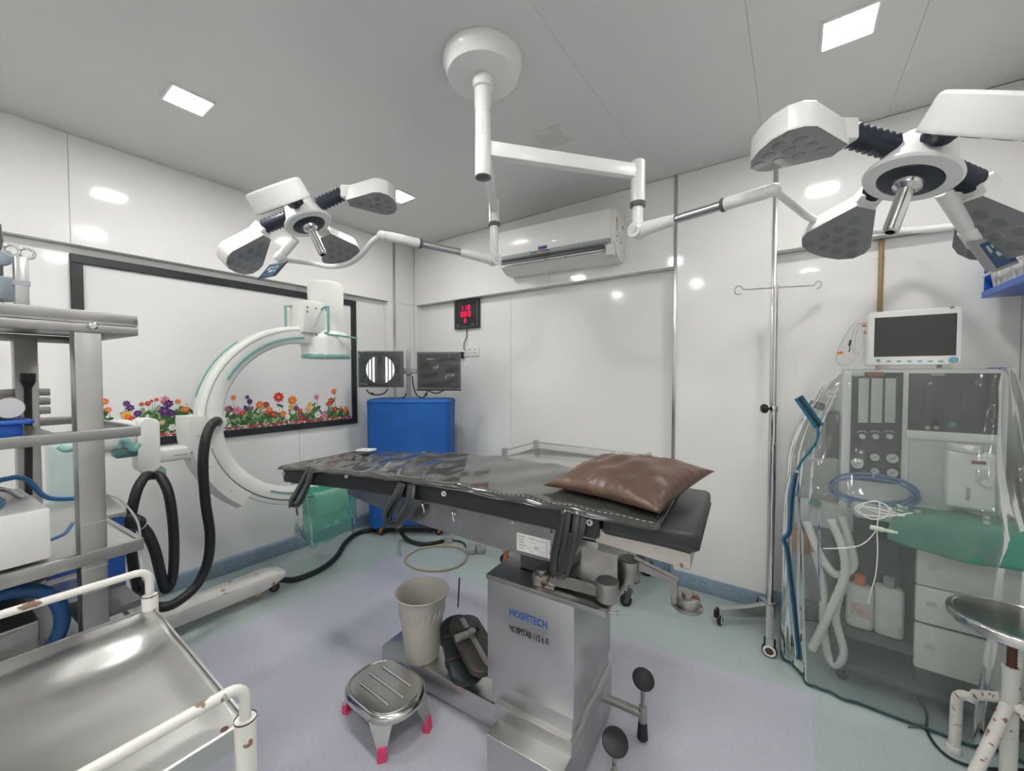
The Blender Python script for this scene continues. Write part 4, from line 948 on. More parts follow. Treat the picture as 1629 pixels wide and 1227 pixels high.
    m = MB(); k = 4; m.add(pl + [p + TN * (TW - .024) for p in pl], [tuple(range(k)), tuple(range(k, 2 * k))[::-1]] + [(i, k + i, k + (i + 1) % k, (i + 1) % k) for i in range(k)])
    m.build('head_frame', M_headf, t, angle=20)
    m = MB(); m.obox(TB(.40, .05, -.135), TA * .03, TN * .025, V((0, 0, .055)), 0, .004); m.cyl(TB(.37, .03, -.15), TB(.37, .10, -.15), .026, n=20); m.obox(TB(.33, .04, -.115), TA * .06, TN * .008, V((0, 0, .012)), 0, .003); m.split('hinge_bracket', M_rsteel, t)
    m = MB(); m.cyl(TB(.42, .024, -.17), TB(.42, .06, -.17), .012, n=12); m.build('brass_knob', M_copper, t)
    m = MB()
    for (px, py) in ((677, 801), (726, 818), (817, 831), (743, 811)):
        p = TPX(px, py, .024); m.cyl(p, p - TN * .006, .006, n=12)
    m.split('frame_bolt', M_steelb, t)
    for (px, py) in ((677, 800), (724, 813)):
        p = TPX(px, py, .024); m = MB(); m.tube(cr([p, p - TN * .016, p - TN * .018 + TA * .004 - V((0, 0, .012)), p - TN * .014 + TA * .006 - V((0, 0, .032))], 4), .005, 8); m.build('rail_hook', M_steelb, t)
    # specification sticker
    a, b_, c = TPX(822, 847, .0275), TPX(880, 861, .0275), TPX(821.5, 875, .0275)
    ux = (b_ - a); uz = V((0, 0, (c.z - a.z))); dz = ux.z
    m = MB(); m.add([a, a + ux, a + ux + uz, a + uz], [(0, 1, 2, 3)]); st = m.build('specification_sticker', M_paper, t)
    m = MB(); R = random.Random(8)
    def ln(u0, u1, v, th): m.add([a + ux * u + uz * vv - TN * .0006 for u, vv in ((u0, v), (u1, v), (u1, v + th), (u0, v + th))], [(0, 1, 2, 3)])
    ln(.06, .10, .12, .08); ln(.13, .22, .13, .08); ln(.36, .52, .14, .05); ln(.54, .80, .18, .03); ln(.06, .22, .32, .05); ln(.06, .2, .47, .05); ln(.06, .26, .62, .05); ln(.08, .2, .8, .05); ln(.35, .55, .36, .02); ln(.5, .64, .55, .07); ln(.48, .60, .68, .05); ln(.62, .78, .74, .03); ln(.62, .76, .88, .03); ln(.3, .4, .72, .04); ln(.4, .46, .85, .06); ln(.82, .835, .0, 1.0)
    m.split('sticker_print', M_grey, st)
    # mattress in two pieces
    def pad(name, t0, t1, w0, w1, th, r, nt):
        m = MB(); sec = rrect(w1 - w0, th, r, 4, (w0 + w1) / 2, -th / 2); k = len(sec); ts = [t0, t0 + r * .3, t0 + r] + [t0 + r + (t1 - t0 - 2 * r) * i / nt for i in range(1, nt)] + [t1 - r, t1 - r * .3, t1]
        ins = [r * .75, r * .3, 0] + [0] * (nt - 1) + [0, r * .3, r * .75]
        VV = []
        for tt, q in zip(ts, ins):
            for (a_, b2) in sec:
                fa = 1 - 2 * q / (w1 - w0); fb = 1 - 2 * q / th
                VV.append(TB(tt, (w0 + w1) / 2 + (a_ - (w0 + w1) / 2) * fa, -.004 + -th / 2 + (b2 + th / 2) * fb))
        n = len(ts); F = [(i * k + j, i * k + (j + 1) % k, (i + 1) * k + (j + 1) % k, (i + 1) * k + j) for i in range(n - 1) for j in range(k)] + [tuple(range(k))[::-1], tuple((n - 1) * k + j for j in range(k))]
        m.add(VV, F); return m.build(name, M_vinyl, t, angle=60)
    hm = pad('head_mattress', -.012, .255, .004, TW, .060, .016, 6)
    mm = pad('mattress', .258, 1.935, .0, TW, .078, .012, 30)
    m = MB(); m.tube([TB(-.010, .006, -.050), TB(.25, .006, -.050)], .003, 6); m.tube([TB(-.012, .012, -.050), TB(-.012, TW - .01, -.050)], .003, 6); m.split('seam_piping', M_black, hm)
    for (px, py) in ((449.5, 754), (550, 757.5), (705, 786), (937, 832)):
        p = TPX(px, py, -.006); m = MB(); rg = []
        m.lathe([(.0042, 0), (.0042, .003), (.0062, .0045), (.0095, .004), (.0105, .001), (.0105, -.004), (0, -.004)], p + TN * .004, -TN, 20); e = m.build('eyelet', M_white, mm)
        m = MB(); m.lathe([(0, .001), (.0042, .001)], p + TN * .004, -TN, 16); m.build('eyelet_hole', M_ink, mm)
    # swing arms that stow on the top plate
    zp = .682
    def swing(A, B, hA, hB, rA, rB, up):
        d = (B - A); d.z = 0; L = d.length; d.normalize(); s = V((-d.y, d.x, 0)); z = V((0, 0, 1))
        m = MB(); m.cyl(A, A + z * hA, rA, n=28, bev=.004); m.cyl(A + z * hA, A + z * (hA + .012), rA * .55, n=20, bev=.002); m.obox(A + z * .006 + d * rA * .6, d * rA * 1.2, s * rA * .95, z * .006, 0, .004); aa = m.build('swing_arm', M_rsteel, t)
        m = MB(); pl = [(rA * .8, 0), (rA * 1.5, 0), (rA * 1.7, up), (L, up), (L, up + .038), (rA * 1.25, up + .038), (rA * .95, .014), (rA * .8, .014)]
        m.prism(pl, A - s * .013, d, z, s * .026, 0, .003, 1); m.build('arm_bar', M_rsteel, aa)
        m = MB(); m.cyl(B + z * up * .6, B + z * (up + hB), rB, n=30, bev=.003); m.build('arm_socket', M_rsteel, aa)
        m = MB(); m.cyl(B + z * (up + hB - .004), B + z * (up + hB + .001), rB * .86, n=28); m.build('socket_cap', M_dgrey, aa)
    A = pz(862, 927, zp); B = pz(966, 957, zp); swing(A, B, .038, .058, .033, .037, .012)
    C_ = pz(1000, 922, zp); Dp = pD(1094, 968, 1.34); Dp.z = .625
    z = V((0, 0, 1)); d = (Dp - C_); d.z = 0; L = d.length; d.normalize(); s = V((-d.y, d.x, 0))
    m = MB(); m.cyl(C_, C_ + z * .075, .040, n=30, bev=.003); aa = m.build('swing_arm', M_rsteel, t)
    m = MB(); m.cyl(C_ + z * .072, C_ + z * .077, .035, n=28); m.build('socket_cap', M_dgrey, aa)
    m = MB(); m.prism([(.02, .045), (L - .055, .045 + Dp.z - C_.z + .045), (L - .05, Dp.z - C_.z), (L + .0, Dp.z - C_.z), (L + .0, Dp.z - C_.z + .014), (L - .035, Dp.z - C_.z + .014), (L - .030, .095 + Dp.z - C_.z), (.02, .085)], C_ - s * .014, d, z, s * .028, 0, .003, 1); m.build('arm_bar', M_rsteel, aa)
    m = MB(); m.lathe([(0, 0), (.045, 0), (.047, .004), (.047, .012), (0, .014)], Dp, z, 30); m.cyl(Dp + z * .01, Dp + z * .042, .038, n=30, bev=.003); m.cyl(Dp + z * .04, Dp + z * .056, .019, n=22, bev=.002); m.split('arm_socket', M_rsteel, aa)
    # kick pedals on the right of the base
    def pedal(P, zt, reach):
        z = V((0, 0, 1)); P = V((P.x, P.y, 0))
        m = MB(); m.cyl(P + z * .075, P + z * .135, .0165, n=20, bev=.002); st_ = m.build('pedal_sleeve', M_alug, t)
        m = MB(); m.lathe([(0, .003), (.014, .003), (.021, .012), (.020, .03), (.0165, .075), (0, .078)], P, z, 20); m.build('pedal_foot', M_black, st_)
        m = MB(); m.cyl(P + z * .13, P + z * (zt - .02), .0075, n=12); m.build('pedal_rod', M_rsteel, st_)
        ax = (z + RGT * .05 - V((FWD.x, FWD.y, 0)) * .5).normalized()
        m = MB(); m.lathe([(0, -.006), (.030, -.006), (.040, 0), (.042, .008), (.040, .014), (.03, .018), (0, .020)], P + z * (zt - .012), ax, 28); m.build('pedal_pad', M_black, st_)
        e = P - ca * reach; m = MB(); m.cyl(P + z * .105, V((e.x, e.y, .105)), .016, n=18); m.build('pedal_link', M_alug, st_)
    pedal(pz(1022, 1178, .0), .25, .17); pedal(pD(978, 1180, 1.27), .245, .03)
    m = MB(); q = pz(965, 968, .55); m.tube([O + ca * .34 + cn * .25 + V((0, 0, .52)), O + ca * .40 + cn * .28 + V((0, 0, .515))], .005, 10); m.ball(O + ca * .405 + cn * .282 + V((0, 0, .515)), .008, 10); m.split('side_lever', M_steelb, t)
op_table()

# the charcoal plastic sheet with hanging straps
def ribbon(m, pts, wv, th=.002, n=6):
    pts = cr(pts, n); k = len(pts); VV = []
    for i, p in enumerate(pts):
        tg = (pts[min(i + 1, k - 1)] - pts[max(i - 1, 0)]).normalized(); wd = (wv - tg * wv.dot(tg)).normalized() * wv.length; nn = tg.cross(wd).normalized() * th
        VV += [p - wd / 2 + nn, p + wd / 2 + nn, p + wd / 2 - nn, p - wd / 2 - nn]
    F = [(i * 4 + j, (i + 1) * 4 + j, (i + 1) * 4 + (j + 1) % 4, i * 4 + (j + 1) % 4) for i in range(k - 1) for j in range(4)] + [(0, 1, 2, 3), tuple((k - 1) * 4 + j for j in (3, 2, 1, 0))]
    m.add(VV, F)
def table_sheet():
    t = thing('table_sheet', 'glossy charcoal plastic sheet spread over the operating table with hanging straps', 'sheet', TB(1.0, .2, .004))
    def S(u, v):
        tt = .085 + u * 1.855; w_ = -.016 + v * (TW + .022); e = min(v, 1 - v) * 22; e = min(1, e); eu = min(1, min(u, 1 - u) * 30)
        z = .0065 + .016 * v * math.sin(math.pi * min(1, max(0, (tt - .1) / 1.7))) + .003 * math.sin(26 * tt + 9 * w_) * math.sin(11 * w_ + 2) + .0025 * math.sin(41 * tt - 23 * w_)
        z = max(z, .0035) * (.35 + .65 * e * eu) - .010 * (1 - e) ** 2 + .0022 * math.sin(37 * tt) * (1 - e)
        return TB(tt, w_ + .004 * math.sin(19 * tt) * (1 - e), z)
    m = MB(); m.grid(S, 150, 36); m.build('sheet', M_sheet, t, angle=180, solid=.003)
    m = MB(); m.tube([S(i / 100, 0) for i in range(101)], .0035, 8); m.tube([S(0, i / 30) for i in range(31)], .004, 8); m.tube([S(1, i / 30) for i in range(31)], .0035, 8); m.tube([S(.008, i / 30) + V((0, 0, .003)) for i in range(3, 28)], .0015, 6); m.split('hem', M_strap, t, angle=180)
    m = MB()
    for i in range(1, 92):
        p = S(i / 100 , .035); q = S((i + .55) / 100, .035); m.tube([p + V((0, 0, .003)), q + V((0, 0, .003))], .0011, 4)
    m.build('stitching', M_grey, t, kind='stuff')
    P_ = lambda px, py, w_=-.022: TPX(px, py, w_)
    def strap(L, wv, lab=None):
        m = MB()
        for pts in L: ribbon(m, pts, wv)
        m.split('strap', M_strap, t, angle=180)
    wv = -TA * .036
    strap([[P_(492, 744, -.012), P_(484, 762), P_(472, 785), P_(463, 800), P_(468, 805, -.03), P_(478, 796, -.036), P_(490, 770, -.032), P_(496, 744, -.012)]], wv)
    m = MB(); m.tube(cr([P_(470, 803), P_(472, 812), P_(473, 820)], 4), .004, 8); m.build('strap_end', M_strap, t)
    strap([[P_(640, 768, -.012), P_(633, 785), P_(622, 808), P_(616, 826), P_(626, 836, -.034), P_(640, 822, -.04), P_(652, 795, -.034), P_(655, 770, -.012)]], wv * 1.15)
    strap([[P_(636, 772, -.014), P_(628, 792, -.03), P_(613, 816, -.034), P_(612, 830, -.034)]], wv * .6)
    strap([[P_(898, 812, -.012), P_(890, 850), P_(882, 890), P_(884, 916, -.03), P_(896, 912, -.04), P_(908, 880, -.036), P_(922, 845, -.03), P_(926, 815, -.012)]], wv * .8)
    strap([[P_(905, 812, -.014), P_(900, 850, -.03), P_(895, 890, -.034), P_(893, 918, -.036)], [P_(918, 814, -.014), P_(914, 850, -.038), P_(906, 892, -.044), P_(900, 915, -.042)]], wv * .55)
    m = MB()
    for (px, py) in ((899, 813), (917, 815), (919, 817)): m.ball(P_(px, py, -.028), .004, 8)
    m.split('strap_stud', M_steelb, t)
    m = MB(); R = random.Random(12)
    for (px, py) in ((717, 746), (722, 745), (706, 752)): p = pz(px, py, 1.003); m.lathe([(0, .0), (.012, .0)], p + V((0, 0, .015)), (0, 0, 1), 12, sx=1.6)
table_sheet()
def pillow():
    c = [V((-.712, 1.185, 1.028)), V((-.300, 1.140, 1.022)), V((-.222, 1.555, 1.075)), V((-.640, 1.535, 1.075))]
    m = MB(); ctr = sum(c, V()) / 4
    def fn(sgn):
        def f(u, v):
            b_ = c[0] * (1 - u) * (1 - v) + c[1] * u * (1 - v) + c[2] * u * v + c[3] * (1 - u) * v
            pu = 4 * u * (1 - u); pv = 4 * v * (1 - v)
            b_ = b_ + (ctr - b_) * (.10 * max(pu * (1 - pv), pv * (1 - pu)))
            bl = (max(pu, 0) * max(pv, 0)) ** .42
            zz = (.066 if sgn > 0 else -.040) * bl
            wr = (.004 * math.sin(9 * u + 17 * v) + .003 * math.sin(23 * u - 11 * v)) * bl ** .5 + .006 * math.sin(30 * math.atan2(v - .5, u - .5)) * (1 - bl) * pu ** .3 * pv ** .3
            return b_ + V((0, 0, zz + (wr if sgn > 0 else 0)))
        return f
    m.grid(fn(1), 40, 40); g = MB(); g.grid(fn(-1), 40, 40); m.add(g.v, [tuple(reversed(f)) for f in g.f])
    for p in m.v:                                              # keep clear of the sheet below
        tt = (TP0 - p).dot(TA); lim = ztop(tt) + .026
        if tt > .05 and p.z < lim and 0 < (p - TP0).dot(TN) < TW: p.z = lim
    tag(m.build('pillow', M_brown, merge=True, angle=180), 'brown leatherette pillow lying at the head end of the operating table', 'pillow')
pillow()
def remote():
    p = pz(582, 724, .962); q = pz(600, 722, .962)
    t = thing('handset', 'small off white handset lying at the foot of the operating table', 'handset', p)
    tt = (TP0 - p).dot(TA); w_ = (p - TP0).dot(TN); base = TB(tt, w_, .030); sl = (TB(tt - .05, w_, 0) - TB(tt + .05, w_, 0)).normalized()
    m = MB(); m.obox(base, sl * .058, TN * .030, V((0, 0, .006)), 0, .005); m.build('shell', M_cream, t)
    m = MB(); m.obox(base + V((0, 0, .0068)), sl * .046, TN * .022, V((0, 0, .001)), 0, .001); m.build('keypad', M_lgrey, t)
    m = MB(); m.obox(base - V((0, 0, .008)), sl * .050, TN * .026, V((0, 0, .003)), 0, .002); m.build('back_shell', M_brown, t)
remote()

# ---------------------------------------------------------------- things on and around the table base
def bucket():
    p = pz(672, 1042, .121); p.z = .121
    t = thing('waste_bucket', 'tall greyish plastic bucket standing on the steel table plinth', 'bucket', p)
    m = MB(); n = 64
    prof = [(0, 0), (.070, 0), (.076, .004), (.082, .06), (.098, .20), (.104, .25), (.116, .288), (.122, .30), (.1215, .304), (.117, .302), (.111, .287), (.099, .25), (.093, .20), (.077, .06), (.071, .008), (0, .008)]
    m.lathe(prof, p, (0, 0, 1), n)
    m.build('body', M_bin, t, angle=50)
    m = MB()
    for i in range(26):
        a = 2 * math.pi * i / 26; pts = []
        for j in range(5):
            f = j / 4; h = .195 + .045 * f; r = .0975 + (.1035 - .0975) * f; an = a + .16 * f; pts.append(p + V((math.cos(an) * r, math.sin(an) * r, h)))
        m.tube(pts, [.001, .0045, .005, .0045, .001], 6)
    m.build('flute_ribs', M_bin, t, kind='stuff')
    m = MB(); m.tube([p + V((math.cos(2 * math.pi * i / 48) * .121, math.sin(2 * math.pi * i / 48) * .121, .302)) for i in range(48)], .0035, 8, closed=True); m.build('rim', M_bin, t, angle=180)
bucket()
def leg_board(name, label, e0, e1, w_, th, mm, strip_):
    d = (e1 - e0); L = d.length; d.normalize(); s = V((0, 0, 1)).cross(d).normalized(); u = d.cross(s); u = u if u.z > 0 else -u
    t = thing(name, label, 'leg support', e0)
    poly = []; r = w_ / 2
    for i in range(13): a = -math.pi / 2 + math.pi * i / 12; poly.append((L + r * .75 * math.cos(a), r * math.sin(a)))
    for i in range(13): a = math.pi / 2 + math.pi * i / 12; poly.append((r * .75 * math.cos(a), r * math.sin(a)))
    m = MB(); m.prism(poly, e0 - u * th / 2, d, s, u * th, 0, .006, 3); m.build('pad', mm, t)
    if strip_:
        m = MB(); m.obox(e0 + d * L * .5 + u * (th / 2 + .002), d * (L * .62), s * .011, u * .002, 0, .0015); m.build('metal_strip', M_dulls, t)
        m = MB(); m.obox(e0 + d * L * .62 + u * (th / 2 + .012) + s * .03, d * .014, s * .045, u * .010, 0, .004); m.cyl(e0 + d * L * .60 + u * (th / 2), e0 + d * L * .60 + u * (th / 2 + .03), .016, n=16); m.split('bracket', M_dulls, t)
        m = MB(); m.obox(e0 + d * L * .74 + u * (th / 2 + .006) + s * .02, d * .012, s * (r * .95), u * .009, 0, .006); m.build('strap', M_black, t)
        m = MB(); m.obox(e0 + d * (-r * .45) + u * (th / 2 + .001) - s * .01, d * .006, s * .010, u * .001); m.build('torn_patch', M_paper, t)
    else:
        for f in (.30, .82):
            m = MB(); m.obox(e0 + d * L * f, d * .016, s * (r + .005), u * (th / 2 + .006), 0, .006); m.build('strap', M_black, t)
    return t
leg_board('leg_board', 'dark padded leg support with two straps lying on the table plinth', pD(744, 1066, 1.64), pD(726, 1000, 1.80), .150, .040, M_padd, False)
tb = leg_board('leg_board', 'brown grey leg support with a metal strip, on top of the dark one', pD(772, 1056, 1.56), pD(738, 995, 1.76), .135, .028, M_padb, True)
m = MB(); m.cyl(pD(728.5, 966, 1.835), pD(731, 920, 1.835), .0035, n=10); rd = m.build('upright_rod', M_ink, tb)
def foot_stool():
    c = V((-1.336, .984, 0)); t = thing('foot_stool', 'low oval stainless steel foot stool with pink rubber feet', 'foot stool', c)
    z = V((0, 0, 1)); zt = .15
    def outline(f, r=.0): 
        return [(p[0] * f, p[1] * f) for p in rrect(.345, .255, .115, 8)]
    m = MB(); k = None; VV = []; lay = [(.985, -.030), (1.0, -.026), (1.0, -.014), (.96, -.004), (.90, 0.0), (.885, -.0035), (.86, -.0035), (.845, .0)]
    for f, h in lay:
        o = outline(f); k = len(o); VV += [c + V((x, y, zt + h)) for x, y in o]
    F = [(i * k + j, i * k + (j + 1) % k, (i + 1) * k + (j + 1) % k, (i + 1) * k + j) for i in range(len(lay) - 1) for j in range(k)] + [tuple((len(lay) - 1) * k + j for j in range(k))]
    m.add(VV, F); m.build('top_plate', M_steelb, t, angle=50)
    for y in (-.055, 0, .055):
        m = MB(); m.tube([c + V((-.105 + abs(y) * .3, y, zt + .001)), c + V((.105 - abs(y) * .3, y, zt + .001))], .0055, 10); m.ball(c + V((-.105 + abs(y) * .3, y, zt + .001)), .0055, 8); m.ball(c + V((.105 - abs(y) * .3, y, zt + .001)), .0055, 8); m.build('ridge', M_steelb, t)
    for (x, y) in ((.127, -.112), (-.170, -.069), (.170, .069), (-.127, .112)):
        a = c + V((x * .74, y * .80, zt - .02)); b_ = c + V((x * .97, y * .97, .04)); d = (V((x, y, 0))).normalized(); s = V((-d.y, d.x, 0))
        m = MB(); P = [a - s * .045, a + s * .045, b_ + s * .016, b_ - s * .016]; m.add(P + [p + d * .012 for p in P], [(3, 2, 1, 0), (4, 5, 6, 7), (0, 1, 5, 4), (1, 2, 6, 5), (2, 3, 7, 6), (3, 0, 4, 7)]); lg = m.build('leg', M_steelb, t)
        m = MB(); f = c + V((x, y, 0)); m.prism(rrect(.034, .030, .006, 3), f, s, d, z * .012 + d * .0, 0, .003, 2); m.obox(f * .5 + (b_ + V((0, 0, .012))) * .5 + d * .004 - V((0, 0, .0)), s * .0165, d * .011, (b_ + V((0, 0, .012)) - f) * .5, 0, .003); m.split('rubber_foot', M_pink, lg)
foot_stool()
# cables on the floor
m = MB(); pts = [(719, 860), (706, 866), (690, 869), (668, 873), (650, 883), (645, 893), (657, 903), (680, 908), (708, 907), (732, 899), (742, 886), (737, 875), (718, 869), (695, 869)]
m.tube(cr([pz(x, y, .009 + (.012 if i > 12 else 0)) for i, (x, y) in enumerate(pts)], 7), .008, 8); tag(m.build('tan_cable', M_tan, angle=180), 'thin tan cable looped in a ring on the teal floor', 'cable')
m = MB(); m.tube(cr([pz(636, 826, .3), pz(635, 838, .16), pz(640, 850, .05), pz(652, 861, .02), pz(672, 866, .018), pz(692, 864, .018), pz(705, 861, .018)], 7), .0165, 12); tag(m.build('floor_hose', M_black, angle=180), 'black hose hanging in front of the blue cart and curling onto the floor', 'hose')
def foot_switch():
    p = pz(756, 878, 0); t = thing('foot_switch', 'small grey foot switch on the floor behind the operating table', 'foot switch', p)
    f = V((FWD.x, FWD.y, 0)); m = MB(); m.obox(p + V((0, 0, .022)) - RGT * .035, RGT * .040, f * .06, V((0, 0, .022)), 0, .010); m.build('pedal', M_grey, t)
    m = MB(); m.obox(p + V((0, 0, .02)) + RGT * .045, RGT * .034, f * .05, V((0, 0, .02)), 0, .010); m.build('pedal', M_grey, t)
    m = MB(); m.tube(cr([p - RGT * .01 + V((0, 0, .045)), p + V((0, 0, .075)), p + RGT * .04 + V((0, 0, .055)), p + RGT * .05 + V((0, 0, .035))], 5), .008, 10); m.build('handle', M_lgrey, t)
    q = pz(714, 862, 0); m = MB(); m.lathe([(0, 0), (.04, 0), (.042, .02), (.03, .045), (0, .05)], q, (0, 0, 1), 20); m.build('cable_boot', M_grey, t)
    m = MB(); m.tube(cr([q + V((0, 0, .02)), (p + q) / 2 + V((0, 0, .008)) + f * .06, p - RGT * .06 + V((0, 0, .012))], 6), .007, 8); m.build('switch_cable', M_black, t)
foot_switch()


# ---------------------------------------------------------------- anaesthesia machine in the right corner, under a clear cover
def anaesthesia():
    x0, x1, y0, y1 = .185, .675, 2.34, 2.76
    t = thing('anaesthesia_machine', 'grey anaesthesia machine with dark panels and white drawers under a clear plastic cover', 'medical machine', ((x0 + x1) / 2, (y0 + y1) / 2, 0))
    def fp(px, py, y=y0): return pY(px, py, y)
    def frect(name, px0, px1, py0, py1, th, mm, par, y=y0, r=.0, bev=.002):
        a, b_ = fp(px0, py1, y), fp(px1, py0, y)
        m = MB(); m.obox(((a.x + b_.x) / 2, y - th / 2, (a.z + b_.z) / 2), ((b_.x - a.x) / 2, 0, 0), (0, th / 2, 0), (0, 0, (b_.z - a.z) / 2), 0, bev); return m.build(name, mm, par)
    m = MB(); m.prism(rrect(x1 - x0, 1.44 - .86, .03, 5, (x0 + x1) / 2, (1.44 + .86) / 2), (0, y1, 0), (1, 0, 0), (0, 0, 1), (0, y0 - y1, 0), 0, .01, 2); hd = m.build('head_housing', M_white, t)
    lp = frect('flow_panel', 1351, 1437, 593, 762, .008, M_panel, t)
    for (a, b_) in ((1364, 1382), (1384, 1404), (1406, 1425)): frect('flow_tube', a, b_, 602, 672, .013, M_tubep, lp)
    frect('panel_badge', 1354, 1375, 591.5, 598.5, .0095, M_lgrey, lp); frect('panel_badge', 1376, 1406, 592, 598, .0095, M_dred, lp)
    for px in (1371, 1392, 1414):
        p = fp(px, 694); m = MB(); m.lathe([(0, 0), (.011, 0), (.011, .016), (.008, .02), (0, .02)], p - V((0, .008, 0)), (0, -1, 0), 18); m.build('flow_knob', M_lgrey, lp)
        m = MB(); m.tube([p + V((math.cos(a) * .017, -.0085, math.sin(a) * .012 + .012)) for a in [math.radians(20 + 14 * i) for i in range(11)]], .0018, 5); m.build('knob_arc', M_lgrey, lp)
    for px, py, r in ((1363, 737, .022), (1391, 727, .016), (1419, 729, .020), (1391, 749, .014), (1419, 752, .018)):
        p = fp(px, py); m = MB(); m.lathe([(0, .004), (r * .85, .004), (r * .9, .008), (r, .006), (r, 0)], p - V((0, .008, 0)), (0, -1, 0), 24); g = m.build('pressure_gauge', M_lgrey, lp)
        m = MB(); m.obox(p - V((0, .0135, 0)), (r * .5, 0, r * .3), (0, .0005, 0), V((-.3, 0, .5)).normalized() * .001); m.build('gauge_needle', M_ink, g)
    rp = frect('ventilator_screen', 1443, 1592, 594, 692, .010, M_panel, t)
    frect('display', 1468, 1530, 607, 668, .0125, M_screen, rp); frect('maker_mark', 1480, 1503, 591.8 + 3, 595 + 3, .0112, M_grey, rp)
    p = fp(1513, 675); m = MB(); m.lathe([(0, 0), (.011, 0), (.011, .008), (0, .01)], p - V((0, .010, 0)), (0, -1, 0), 18); m.build('green_button', M_green, rp)
    for px in (1474, 1488): p = fp(px, 680); m = MB(); m.lathe([(0, 0), (.008, 0), (.008, .006), (0, .007)], p - V((0, .010, 0)), (0, -1, 0), 16); m.build('control_dial', M_grey, rp)
    frect('white_bar', 1440, 1597, 692.5, 696.5, .014, M_white, t)
    frect('recess_panel', 1443, 1592, 697, 800, .006, M_lgrey, t)
    # vaporizer
    a, b_ = fp(1506, 806, 2.27), fp(1588, 724, 2.27)
    m = MB(); m.box(a.x, b_.x, 2.27, 2.335, a.z, b_.z, 0, .012, 3); vp = m.build('vaporizer', M_white, t)
    m = MB(); m.cyl(((a.x + b_.x) / 2 - .012, 2.31, b_.z), ((a.x + b_.x) / 2 - .012, 2.31, b_.z + .028), .048, n=32, bev=.004); m.build('vaporizer_dial', M_white, vp)
    frect('name_strip', 1545, 1569, 734.5, 738, .001, M_dred, vp, 2.27); frect('gauge_window', 1536, 1544, 776, 796, .001, M_grey, vp, 2.27); frect('recess', 1551, 1575, 749, 768, .001, M_lgrey, vp, 2.27)
    q = fp(1567, 769, 2.27); m = MB(); m.cyl(q, q - V((0, .02, 0)), .013, n=20, bev=.003); m.build('filler_cap', M_milk, vp)
    # worktop, lower body, drawers
    m = MB(); m.box(.22, .80, 2.185, 2.74, .815, .855, 0, .012, 2); m.build('worktop', M_lgrey, t)
    m = MB(); m.box(.44, .80, 2.31, 2.74, .11, .815, 0, .006); m.build('drawer_carcass', M_dgrn, t)
    m = MB(); m.box(.19, .44, 2.60, 2.74, .11, .815, 0, .004); m.build('back_panel', M_dgrn, t)
    m = MB(); m.box(.17, .80, 2.30, 2.74, .075, .115, 0, .008); m.build('base_plinth', M_dgrey, t)
    m = MB(); m.box(.16, .44, 2.32, 2.62, .225, .24, 0, .004); m.build('bottle_shelf', M_dgrey, t)
    a = fp(1458, 872, 2.30).x
    for (z0, z1) in ((.55, .695), (.395, .545), (.20, .385)):
        m = MB(); m.box(a, .79, 2.288, 2.312, z0, z1, 0, .006, 2); dr = m.build('drawer', M_cream, t)
        m = MB(); m.box(a + .03, a + .06, 2.2865, 2.288, (z0 + z1) / 2 + .0, (z0 + z1) / 2 + .02, 0); m.build('drawer_label', M_lgrey, dr)
    for (x, y) in ((.21, 2.36), (.74, 2.36), (.21, 2.68), (.74, 2.68)): castor(t, (x, y, 0), .034, 1.0, M_black, M_dgrey, .08, .022)
    # absorber arm on the left
    a = pY(1262, 792, 2.42); b_ = pY(1338, 732, 2.42)
    m = MB(); m.box(a.x, b_.x, 2.42, 2.56, a.z, b_.z, 0, .02, 3); m.build('bellows_housing', M_smoke, t)
    a = pY(1264, 832, 2.38); b_ = pY(1345, 806, 2.38)
    m = MB(); m.box(a.x, b_.x + .03, 2.38, 2.56, a.z, b_.z, 0, .008, 2); m.build('absorber_block', M_lgrey, t)
    c = pY(1275, 862, 2.44); m = MB(); m.cyl(c - V((0, 0, .055)), c + V((0, 0, .06)), .036, n=24, bev=.006); m.build('soda_canister', M_skin, t)
    c = pY(1297, 800, 2.36); m = MB(); m.cyl(c - V((0, 0, .012)), c + V((0, 0, .012)), .020, n=20, bev=.003); m.build('green_valve', M_green, t)
    c = pY(1321, 627, 2.42); m = MB(); m.cyl(c, c - V((0, .012, 0)), .020, n=24, bev=.003); sk = m.build('socket', M_milk, t)
    m = MB(); m.cyl(c + V((-.006, -.0125, 0)), c + V((-.006, -.0115, 0)), .003, n=8); m.cyl(c + V((.006, -.0125, 0)), c + V((.006, -.0115, 0)), .003, n=8); m.split('socket_hole', M_ink, sk)
    m = MB(); m.obox(pY(1300, 645, 2.45), (.03, 0, -.01), (0, .02, 0), (.006, 0, .016), 0, .008); m.build('side_clip', M_dgrey, t)
    m = MB(); a = pY(1312, 735, 2.5); b_ = pY(1342, 655, 2.5); m.box(a.x, b_.x, 2.45, 2.58, a.z, b_.z, 0, .02, 3); m.build('side_motor', M_dgrey, t)
    q = pY(1388, 755, 2.29); m = MB(); m.tube([q + V((0, .06, -.004)), q + V((0, -.02, -.004)), q + V((0, -.03, .012))], .005, 8); m.build('coil_hook', M_lgrey, t)
    m = MB(); a = pY(1343, 800, 2.40); m.tube([a + V((0, 0, -.03)), a + V((0, 0, .22)), a + V((.005, .05, .25))], .020, 14); m.build('riser_tube', M_milk, t)
anaesthesia()
def hose(name, label, pts, r, mm, ring=True, grp=None):
    P = cr(pts, 10); k = len(P); rr = [r * (1 + (.09 if i % 2 else -.04)) for i in range(k)] if ring else r
    m = MB(); m.tube(P, rr, 14); o = m.build(name, mm, angle=180); tag(o, label, 'hose', grp); return o
Y1 = 2.30
